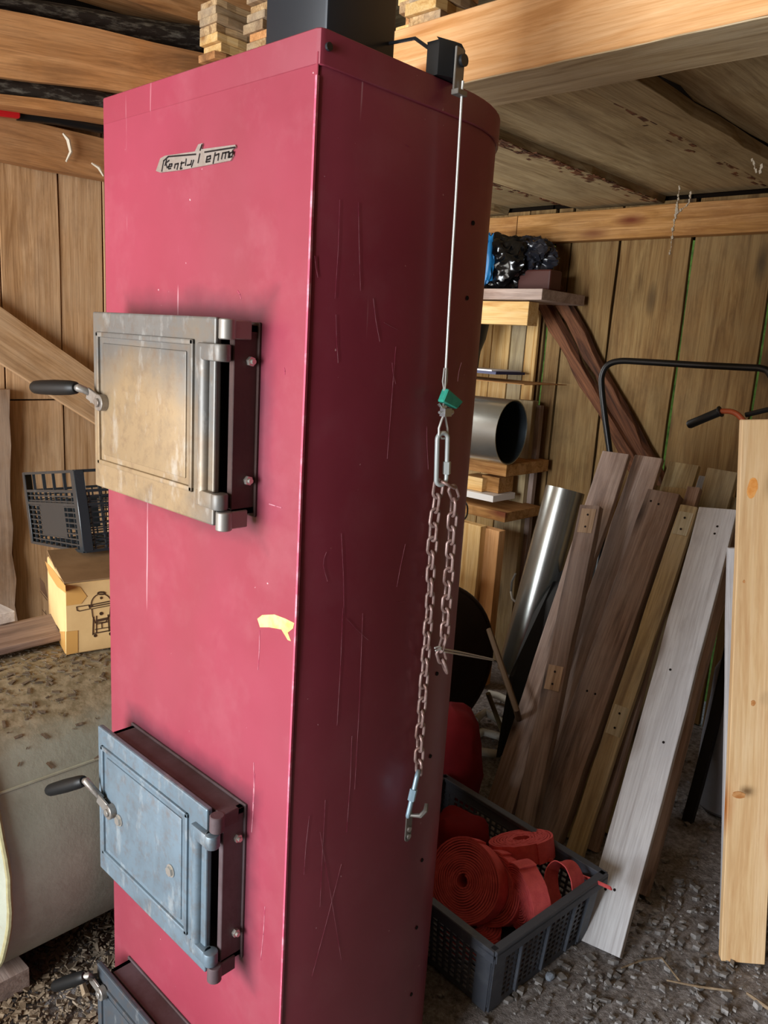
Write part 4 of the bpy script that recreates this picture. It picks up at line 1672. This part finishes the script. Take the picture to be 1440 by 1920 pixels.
# ================================================================== leaning boards
def lean(name, tl, tr, bl, br_, ytop, t, mat, label, nails=(), zbot=0.0, grp='long boards leaning behind the strap crate', face=None, extra=0, taper=1.0, y_b=None):
    """board from floor points to top points in the plane Y=ytop"""
    T = (at(*tl, 1, ytop) + at(*tr, 1, ytop)) / 2
    if y_b is None:
        Bp = (at(*bl, 2, zbot) + at(*br_, 2, zbot)) / 2
    else:
        Bp = (at(*bl, 1, y_b) + at(*br_, 1, y_b)) / 2
    wt = (at(*tr, 1, ytop) - at(*tl, 1, ytop)).length
    al = (T - Bp).normalized()
    wv = face if face else V((-1, 0, 0))
    B2 = Bp - al * extra
    B2 = B2 + V((0, 0, 0))
    o = board(name, B2, T, wv, wt, t, mat, jit=.0025, nx=10, nails=nails, taper=taper)
    return tag(o, label, 'board', grp)


NB = lambda u, s=-1: [(u, -.12, s), (u, .12, s)]
W_GREY2 = W_GREY
lean('leaning_board', (1315, 950), (1383, 963), (1083, 1768), (1168, 1791), 2.72, .024, W_GREY, 'broad whitish weathered board in front of the others, foot on the dirt', nails=[(.95, -.1, 1), (.93, -.08, 1), (.11, .0, 1), (.105, .2, 1), (.42, -.2, 1), (.58, .1, 1)])
lean('leaning_board', (1350, 975), (1395, 985), (1165, 1665), (1215, 1680), 2.86, .03, W_BROWN, 'shaded board just behind and right of the whitish one')
lean('leaning_board', (1217, 922), (1279, 930), (990, 1562), (1052, 1578), 2.75, .05, W_BROWN, 'grey brown board with nail holes, left of the yellowed lath', nails=[(.96, 0, 1), (.965, .25, 1), (.4, -.1, 1), (.4, .15, 1)], taper=.95)
lean('leaning_board', (1228, 912), (1290, 920), (1028, 1560), (1085, 1572), 2.84, .03, W_YEL, 'board mostly hidden behind the grey brown one, only its edge showing')
yl = lean('leaning_lath', (1277, 949), (1310, 951), (1050, 1602), (1100, 1612), 2.72, .022, W_YEL, 'narrow yellowed lath with pale nailed patches')
lean('leaning_lath', (1292, 914), (1314, 917), (1085, 1588), (1135, 1600), 2.80, .03, W_BROWN, 'second narrow lath peeking out behind the yellowed one')
lean('leaning_board', (1325, 925), (1392, 940), (1110, 1560), (1190, 1575), 2.98, .03, W_YEL, 'short pale board with its end just above the whitish board')
# tall back row (pallet like)
lean('tall_board', (1133, 847), (1182, 854), (905, 1510), (968, 1530), 2.75, .024, W_BROWN, 'leftmost dark board of the tall back row')
lean('tall_board', (1192, 853), (1244, 863), (965, 1520), (1020, 1535), 2.84, .024, W_BROWN, 'second dark board of the tall back row, left of the pale topped ones')
lean('tall_board', (1256, 866), (1312, 875), (1060, 1500), (1120, 1510), 2.93, .024, W_YEL, 'third board of the tall back row with a pale top')
lean('tall_board', (1329, 878), (1385, 887), (1150, 1500), (1210, 1510), 2.93, .024, W_YEL, 'rightmost tall back board beside the upright pale plank')
lean('tall_board', (1312, 893), (1332, 896), (1120, 1500), (1145, 1505), 2.99, .02, W_GREY, 'thin grey slat in the gap between the two pale topped boards')
# narrow lath with two lighter patches in front
ln = lean('nailed_lath', (1092, 950), (1128, 950), (955, 1580), (1000, 1590), 2.56, .035, W_BROWN, 'dark narrow lath with two lighter square patches, far left of the boards')


def patch(o, u, ln_, wdt, th, mat=W_PALE):
    M = full(o)
    xs = [v.co.x for v in o.data.vertices]
    Lo = max(xs) - min(xs)
    zz_ = max(v.co.z for v in o.data.vertices)
    m = MB()
    s = 1
    m.box((Lo * (u - .5) - ln_ / 2, -wdt / 2, zz_ - .001), (Lo * (u - .5) + ln_ / 2, wdt / 2, zz_ + th))
    p = m.build('lighter_patch', mat, o, M=M)
    for k in (-.25, .25):
        nb = MB()
        nb.cyl((Lo * (u - .5) + ln_ * k, 0, zz_ + th), (Lo * (u - .5) + ln_ * k, 0, zz_ + th + .001), .004, 8)
        nb.build('nail_hole', DARKSTROKE, p, M=M)


PATCH = wood('unweathered_patch', 'c0a68c', 'ad9278', '83684e', 0, 'b49a7c', .1, '5a3518')
patch(ln, .95, .09, .056, .0008, PATCH)
patch(ln, .47, .085, .056, .0008, PATCH)
PATCH2 = wood('pale_patch', 'ece6d0', 'ddd4b8', 'b8ac88', 0, 'b49a7c', .1, '5a4a30')
patch(yl, .945, .085, .05, .0008, PATCH2)
patch(yl, .37, .10, .05, .0008, PATCH2)
# black sheet behind, left
m = MB()
q = [at(1043, 1078, 1, 2.85), at(1066, 1060, 1, 2.85), at(1030, 1300, 1, 2.6), at(930, 1420, 1, 2.35), at(955, 1268, 1, 2.45), at(1000, 1150, 1, 2.7)]
m.prism([q[0], q[1], q[2], q[3], q[4], q[5]], (.01, .012, 0))
tag(m.build('black_sheet', plain('black_sheet', '0f0e0e', .7)), 'black sheet leaning between the shiny pipe and the dark boards', 'sheet')

# upright pale plank on the right
fw_ = V((.82, .57, 0))
bl, brr = at(1350, 1793, 2, .0), at(1432, 1808, 2, .0)
wdt = (brr - bl).length
tlp = at(1390, 783, 1, bl.y + .02)
Bc = bl + fw_ * wdt / 2
Tc = tlp + fw_ * wdt / 2
o = board('upright_plank', Bc, Tc, fw_, wdt * 1.0, .028, W_PALE, jit=.0008, nx=12, bev=.002)
tag(o, 'clean pale pine plank standing upright at the right edge', 'plank')
nf = V((.57, -.82, 0))
RESIN = plain('resin_spot', 'd98a3c', .5, 0, .5, 'e8a860', 60, .4, .6, .8)
KNOT = plain('pine_knot', 'b5753f', .7, 0, .3, 'cf9a64', 80, .4, .6, .8)
for (kx, ky, rx_, rz_, mm, nn) in ((1410, 915, .012, .026, RESIN, 'resin_spot'), (1385, 1490, .017, .010, KNOT, 'knot'), (1412, 1318, .006, .008, KNOT, 'knot'), (1395, 1090, .003, .004, KNOT, 'knot')):
    Pk = atp(kx, ky, Bc + nf * .0135, nf)
    m = MB()
    m.prism([Pk + fw_ * rx_ * math.cos(2 * PI * k / 14) * random.uniform(.8, 1.1) + V((0, 0, rz_ * math.sin(2 * PI * k / 14))) for k in range(14)], nf * .002)
    m.build(nn, mm, o)
o = board('upright_plank', Bc + V((-.035, .06, 0)), Tc + V((-.02, .07, -.35)), fw_, wdt * .8, .02, W_GREY, nx=6)
tag(o, 'grey plank mostly hidden behind the clean pale one', 'plank')

# dark diagonal batten and sack behind
A, B = at(1372, 1235, 1, 2.75), at(1300, 1480, 1, 2.6)
o = board('black_batten', at(1290, 1540, 2, .0) , at(1385, 1180, 1, 2.8), (1, 0, 0), .035, .03, plain('black_batten', '191614', .8), nx=5)
tag(o, 'thin black batten leaning in front of the grey sack', 'batten')
p = at(1345, 1400, 1, 2.75)
m = MB()
bs = at(1335, 1530, 2, 0)
rows = []
m.tube([V((bs.x + .02, bs.y + .12, z)) for z in (0, .015, .1, .25, .4, .52, .60, .63)], [.11, .125, .13, .132, .128, .122, .09, .03], 28)
for v in m.b.verts:
    v.co += noise.noise_vector(v.co * 9) * .012
    v.co.z = max(v.co.z, .0)
tag(m.build('grey_sack', SACK, smooth=True), 'tall grey sack standing on the dirt behind the pale plank', 'sack')

# ================================================================== dark drum, rods and hoses behind the boiler
dc = at(790, 1250, 2, .352)
dm = thing('drum', 'dark brown steel drum lying behind the boiler', 'drum', (dc.x, dc.y, 0))
axn = V((.95, -.30, 0)).normalized()
m = MB()
m.tube([dc - axn * .3, dc - axn * .02, dc, dc + axn * .002], [.34, .34, .336, .31], 56)
m.build('shell', DRUM, dm, smooth=True)
m = MB()
ref = V((0, 0, 1))
s2 = axn.cross(ref)
m.tube([dc + axn * .0 + (ref * math.cos(a) + s2 * math.sin(a)) * .342 for a in [2 * PI * k / 56 for k in range(56)]], .008, 8, closed=True)
m.tube([dc - axn * .18 + (ref * math.cos(a) + s2 * math.sin(a)) * .344 for a in [2 * PI * k / 56 for k in range(56)]], .006, 6, closed=True)
m.build('rim', DRUM, dm, smooth=True)

m = MB()
A, B = at(922, 1195, 1, 2.3), at(968, 1330, 1, 2.2)
m.tube([A + (A - B) * .12, A, B, at(985, 1400, 2, .02)], .011, 8)
tag(m.build('rusty_rod', plain('old_brown_rod', '5f4830', .7), smooth=True), 'brown rod leaning beside the drum, tied by the wire', 'rod')
m = MB()
m.tube([at(915, 1300, 1, 2.5), at(945, 1380, 2, .02)], .010, 8)
tag(m.build('rusty_rod', plain('dull_brown_rod', '7a6a4a', .7), smooth=True), 'shorter brown rod crossing over the white hoses', 'rod')
for i, pth in enumerate((((880, 1385), (905, 1372), (935, 1380), (955, 1395)), ((895, 1408), (920, 1412), (945, 1415), (965, 1410)), ((915, 1300), (935, 1305), (960, 1318)), ((890, 1350), (910, 1335), (935, 1350), (960, 1365)))):
    m = MB()
    P = [at(x, y, 2, .02 + .004 * i) for x, y in pth]
    m.tube(P, .017, 10)
    tag(m.build('hose_piece', HOSE, smooth=True), ['white hose piece nearest the drum foot', 'white hose piece closest to the strap crate', 'white hose piece farthest back on the dirt', 'curved white hose piece in the middle of the heap'][i], 'hose', 'white hose pieces on the dirt behind the boiler')

# ================================================================== crate with red straps
ct = thing('plastic_crate', 'grey black perforated crate on the dirt holding red webbing rolls', 'crate', (-1.1, 1.65, 0))
# footprint: near right corner a, along +Y to b, along -X
a = at(912, 1895, 2, .004)
b = at(1076, 1768, 2, .004)
uy = (b - a)
LY = .41
uy = uy.normalized()
ux = V((-uy.y, uy.x, 0))
if ux.x > 0: ux = -ux
LX = .56
HZ = .20
fl_out = .018
CR0 = a.copy()
CR0.z = .003


def cpt(u, v, z, f=None):
    """u along uy (0..1), v along ux (0..1), z height; walls flare outward with height"""
    k = (z / HZ) * fl_out
    du_ = -k if u <= 0.001 else (k if u >= .999 else 0)
    dv_ = -k if v <= 0.001 else (k if v >= .999 else 0)
    return CR0 + uy * (u * LY + du_) + ux * (v * LX + dv_) + V((0, 0, z))


def panel(m, P, Q, nrm, nu, nv, z0=.015, z1=HZ - .035, bw=.0075):
    """perforated wall between lower corners P, Q (functions of z)"""
    def pt(f, z):
        return P(z).lerp(Q(z), f)
    for i in range(nu + 1):
        f = i / nu
        A, B = pt(f, z0), pt(f, z1)
        t = (Q(z0) - P(z0)).normalized()
        m.obox((A + B) / 2, t * bw / 2, (B - A) / 2, nrm * .002)
    for j in range(nv + 1):
        z = z0 + (z1 - z0) * j / nv
        A, B = pt(0, z), pt(1, z)
        m.obox((A + B) / 2, (B - A) / 2, V((0, 0, bw * .4)), nrm * .0022)
    # solid sheet just behind, keeps bottom and top bands closed
    A, B = pt(0, 0), pt(1, 0)
    m.obox((A + B) / 2 + V((0, 0, z0 / 2)), (B - A) / 2, V((0, 0, z0 / 2)), nrm * .003)
    A, B = pt(0, z1), pt(1, z1)
    C_, D_ = pt(0, HZ), pt(1, HZ)
    m.prism([A, B, D_, C_], nrm * .004)


m = MB()
panel(m, lambda z: cpt(0, 0, z), lambda z: cpt(1, 0, z), -ux, 19, 9)
m.build('side_panel', CRATE, ct)
m = MB()
panel(m, lambda z: cpt(0, 0, z), lambda z: cpt(0, 1, z), -uy, 26, 9)
m.build('side_panel', CRATE, ct)
m = MB()
panel(m, lambda z: cpt(1, 0, z), lambda z: cpt(1, 1, z), uy, 26, 9)
m.build('side_panel', CRATE, ct)
m = MB()
panel(m, lambda z: cpt(0, 1, z), lambda z: cpt(1, 1, z), ux, 19, 9)
m.build('side_panel', CRATE, ct)
# rim
m = MB()
e = .012


def rimseg(m, p, q, out):
    m.obox((p + q) / 2 + out * .006, (q - p) / 2 + (q - p).normalized() * .012, out * .012, V((0, 0, .007)))
    m.obox((p + q) / 2 + out * .016 - V((0, 0, .012)), (q - p) / 2 + (q - p).normalized() * .012, out * .002, V((0, 0, .014)))


rimseg(m, cpt(0, 0, HZ), cpt(1, 0, HZ), -ux)
rimseg(m, cpt(0, 1, HZ), cpt(1, 1, HZ), ux)
rimseg(m, cpt(0, 0, HZ), cpt(0, 1, HZ), -uy)
rimseg(m, cpt(1, 0, HZ), cpt(1, 1, HZ), uy)
m.bevel(.002)
m.build('rim', CRATE, ct)
# corner pillars
for u in (0, 1):
    for v in (0, 1):
        m = MB()
        for (du_, dv_) in ((0, 0),):
            lo, hi = cpt(u, v, 0), cpt(u, v, HZ - .01)
            su = 1 if u == 0 else -1
            sv = 1 if v == 0 else -1
            for (A, B, n1, n2) in ((uy * su * .022, None, uy * .022, ux), (ux * sv * .022, None, ux * .022, uy)):
                c1, c2 = lo + A, hi + A
                off = (-ux * sv if n2 is ux else -uy * su) * .004
                m.hexa([c1 - n1 + off * .2, c1 + n1 + off * .2, c1 + n1 + off * 1.6, c1 - n1 + off * 1.6,
                        c2 - n1 + off * .2, c2 + n1 + off * .2, c2 + n1 + off * 1.6, c2 - n1 + off * 1.6])
        m.build('corner_pillar', CRATE, ct)
# extra vertical ribs on the visible side
for f in (.24, .5, .76, .9):
    m = MB()
    lo, hi = cpt(0, 0, .01).lerp(cpt(1, 0, .01), f), cpt(0, 0, HZ - .01).lerp(cpt(1, 0, HZ - .01), f)
    m.obox((lo + hi) / 2 - ux * .005, uy * .003, (hi - lo) / 2, ux * .005)
    m.build('rib', CRATE, ct)
m = MB()
m.prism([cpt(0, 0, .004), cpt(1, 0, .004), cpt(1, 1, .004), cpt(0, 1, .004)], (0, 0, .004))
m.build('crate_floor', CRATE, ct)


def coil(name, c, axis, r0, r1, wid, turns, label, mat=STRAP, squash=1.0, tail=None, phase=0, gap=.0015):
    axis = axis.normalized()
    ref = axis.orthogonal().normalized()
    up_ = V((0, 0, 1))
    u = (up_ - axis * up_.dot(axis))
    if u.length < .1:
        u = V((1, 0, 0)) - axis * axis.x
    u.normalize()
    v = axis.cross(u)
    th = (r1 - r0) / turns
    m = MB()
    rows = []
    n = int(turns * 36)
    pts = []
    for k in range(n + 1):
        a = 2 * PI * k / 36 + phase
        r = r0 + (r1 - r0) * k / n
        wob = 1 + .02 * math.sin(3 * a + r * 90)
        p = c + (u * math.cos(a) * squash + v * math.sin(a)) * r * wob
        d = (u * math.cos(a) * squash + v * math.sin(a)).normalized()
        pts.append((p, d))
    if tail:
        for q, d in tail:
            pts.append((V(q), V(d)))
    t2 = max(.0012, (th - gap))
    for i, (p, d) in enumerate(pts):
        w_ = axis * wid / 2
        jz = axis * random.uniform(-.001, .001)
        # five-point cross section with stitched ridges
        rows.append(m.verts([p - w_ + jz, p - w_ * .5 + d * t2 * .1 + jz, p + w_ * .5 + jz + d * t2 * .1, p + w_ + jz, p + w_ - d * t2 + jz, p - w_ - d * t2 + jz]))
    for A, B in zip(rows, rows[1:]):
        for k in range(6):
            m.b.faces.new([A[k], A[(k + 1) % 6], B[(k + 1) % 6], B[k]])
    m.b.faces.new(rows[0])
    m.b.faces.new(rows[-1][::-1])
    o = m.build(name, mat, smooth=True)
    return tag(o, label, 'strap roll', 'rolled red webbing straps in the crate')


def camdir(x, y, z):
    return (MW @ V((x, y, z))).normalized()


ax1 = camdir(.50, .40, .74)
c1 = at(868, 1652, 1, 1.56)
r1_ = coil('strap_roll', c1 + ax1 * .028, ax1, .018, .112, .058, 15, 'big red strap roll facing the camera, front left in the crate')
m = MB()
m.prism([at(x, y, 1, 1.535) for x, y in ((883, 1660), (890, 1648), (888, 1630), (896, 1612), (900, 1613), (894, 1640), (890, 1664))], (0, -.003, 0))
ax2 = camdir(.62, .30, .70)
coil('strap_roll', at(908, 1668, 1, 1.60) + ax2 * .055, ax2, .02, .098, .05, 13, 'second red strap roll tucked behind the front one')
ax3 = camdir(.93, -.05, .35)
coil('strap_roll', at(985, 1682, 1, 1.66), ax3, .022, .092, .052, 12, 'upright red strap roll seen edge on, right of the front one', squash=1.0)
# flat coil on top
cT = at(978, 1590, 1, 1.80)
axT = camdir(.10, .97, -.12)
tl_ = []
coil('strap_roll', cT, axT, .028, .102, .056, 9, 'flat lying red strap roll on top of the heap', squash=.8)
m = MB()
# arching loose strap with tail over the rim
path = [at(1045, 1700, 1, 1.72), at(1035, 1665, 1, 1.73), at(1035, 1635, 1, 1.75), at(1048, 1617, 1, 1.77), at(1068, 1622, 1, 1.78), at(1082, 1648, 1, 1.78), at(1086, 1690, 1, 1.77)]


def strap_strip(name, path, wv, wid, th, label):
    m = MB()
    rows = []
    path = [V(p) for p in path]
    for i, p in enumerate(path):
        t = (path[min(i + 1, len(path) - 1)] - path[max(i - 1, 0)]).normalized()
        ww = (wv - t * wv.dot(t)).normalized()
        n = t.cross(ww)
        rows.append(m.verts([p - ww * wid / 2 - n * th / 2, p + ww * wid / 2 - n * th / 2, p + ww * wid / 2 + n * th / 2, p - ww * wid / 2 + n * th / 2]))
    for A, B in zip(rows, rows[1:]):
        for k in range(4):
            m.b.faces.new([A[k], A[(k + 1) % 4], B[(k + 1) % 4], B[k]])
    m.b.faces.new(rows[0])
    m.b.faces.new(rows[-1][::-1])
    return m


m1 = strap_strip('x', smooth_path(path), camdir(.75, .2, .6), .055, .003, '')
o = m1.build('loose_strap', STRAP, smooth=True)
tag(o, 'red strap arching up at the right end of the crate', 'strap')
pt = [at(1030, 1612, 1, 1.80), at(1050, 1622, 1, 1.83), at(1085, 1640, 1, 1.84), at(1115, 1652, 1, 1.82), at(1146, 1666, 1, 1.80)]
m1 = strap_strip('x', smooth_path(pt), camdir(.3, .9, .3), .010, .004, '')
o = m1.build('strap_tail', STRAP, smooth=True)
tag(o, 'thin red strap tail sticking out over the crate rim', 'strap')
# dark red rolls at the back, standing between boiler and boards
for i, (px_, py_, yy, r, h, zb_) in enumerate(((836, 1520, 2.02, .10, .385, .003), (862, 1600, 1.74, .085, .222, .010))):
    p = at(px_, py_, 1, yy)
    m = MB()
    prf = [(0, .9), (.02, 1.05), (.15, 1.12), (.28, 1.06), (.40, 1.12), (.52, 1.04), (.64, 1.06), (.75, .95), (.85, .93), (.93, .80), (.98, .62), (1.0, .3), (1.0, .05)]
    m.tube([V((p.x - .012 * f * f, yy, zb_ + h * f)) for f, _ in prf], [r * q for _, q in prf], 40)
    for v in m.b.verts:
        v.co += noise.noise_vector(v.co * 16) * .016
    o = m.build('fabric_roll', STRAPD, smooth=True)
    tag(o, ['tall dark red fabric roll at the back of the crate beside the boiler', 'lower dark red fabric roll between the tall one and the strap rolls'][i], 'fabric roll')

# filling under the rolls: more folded straps
for i, (u, v) in enumerate(((.3, .3), (.72, .35), (.5, .75))):
    c = cpt(u, v, .05)
    coil('strap_roll', c, V((.1 * i, .1, 1)), .02, .085, .05, 9, ['red strap roll lying flat at the crate bottom near the front', 'red strap roll lying flat at the crate bottom near the boards', 'red strap roll lying flat at the crate bottom behind the boiler'][i])

# ================================================================== loose stuff on the floor
m = MB()
for k in range(6500):
    r_ = random.random()
    if r_ < .8:
        x, y = random.uniform(-2.1, -1.42), random.uniform(.35, .95)
    else:
        x, y = random.uniform(-2.6, -1.3), random.uniform(.2, 1.6)
    L = random.choice((.002, .003, .004, .005, .008, .012))
    d = V((random.uniform(-1, 1), random.uniform(-1, 1), random.uniform(-.35, .35))).normalized()
    n = V((random.uniform(-.4, .4), random.uniform(-.4, .4), 1)).normalized()
    d = (d - n * d.dot(n)).normalized()
    s = n.cross(d)
    m.obox(V((x, y, random.uniform(-.002, .006))), d * L, s * L * random.uniform(.25, .6), n * random.uniform(.0008, .0025))
o = m.build('wood_chips', CHIP)
tag(o, 'heap of wood chips and shavings on the dirt left of the boiler', 'wood chips', kind='stuff')
m = MB()
for k in range(2600):
    x, y = random.uniform(-1.9, .2), random.uniform(1.35, 3.2)
    if k % 4 == 0:
        x, y = random.uniform(-.9, -.2), random.uniform(1.5, 2.3)
    s = random.choice((.002, .003, .004, .006, .010))
    c = V((x, y, random.uniform(-.003, .003)))
    R3 = [V((random.uniform(.5, 1), random.uniform(-.4, .4), random.uniform(-.2, .2))) * s, V((random.uniform(-.4, .4), random.uniform(.5, 1), 0)) * s, V((0, random.uniform(-.2, .2), random.uniform(.3, .7))) * s]
    m.obox(c, *R3)
o = m.build('gravel', STONE)
tag(o, 'small stones and clods strewn over the dirt floor', 'gravel', kind='stuff')
twig = wood('twig', 'b39c80', '8f7658', '5f4a34', .4, '9a9184', .3, '3a2a1c', False)
for i, (pth, r, lab) in enumerate(((((1165, 1815), (1205, 1800), (1240, 1796)), .003, 'thin pale stick lying on the dirt beside the board foot'),
                        (((1250, 1838), (1310, 1850), (1372, 1858)), .003, 'long thin twig on the dirt at the lower right'),
                        (((1400, 1862), (1440, 1890), (1470, 1915)), .005, 'pale stick at the bottom right corner of the frame'),
                        (((1240, 1795), (1275, 1840)), .003, 'short thin twig crossing the dirt in the lower right'),
                        (((150, 1830), (162, 1868)), .010, 'pale wood splinter left of the bottom door'))):
    m = MB()
    P = [at(x, y, 2, .008) for x, y in pth]
    m.tube(P, [r * .7] + [r] * (len(P) - 1), 6)
    tag(m.build('twig', twig, smooth=True), lab, 'twig')
p = at(1032, 1830, 2, .01)
m = MB()
bmesh.ops.create_icosphere(m.b, subdivisions=2, radius=1)
for v in m.b.verts:
    v.co = V((v.co.x * .012, v.co.y * .016, v.co.z * .011)) * (1 + .3 * noise.noise(v.co * 2)) + p
tag(m.build('stone', plain('blue_grey_stone', '7f8894', .8)), 'small blue grey stone on the dirt in front of the crate', 'stone')

# cobweb strands hanging from the loft
m = MB()
for pth in (((1274, 350), (1270, 385), (1268, 400), (1262, 430), (1257, 475)), ((1296, 362), (1290, 382), (1272, 398)), ((1246, 200), (1247, 245)), ((1316, 240), (1325, 252)), ((1411, 300), (1418, 322)), ((1428, 310), (1426, 322))):
    P = [at(x, y, 1, 2.75) for x, y in pth]
    P = smooth_path(P, 6)
    for q in P:
        s = random.uniform(.0008, .0035)
        m.obox(q + V((random.uniform(-.002, .002), 0, 0)), V((s, 0, s * .6)), (0, s, 0), (-s * .5, 0, s * 1.6))
    m.tube(P, .0007, 4)
tag(m.build('cobweb', WEB), 'dusty cobweb threads hanging under the loft boards', 'cobweb', kind='stuff')
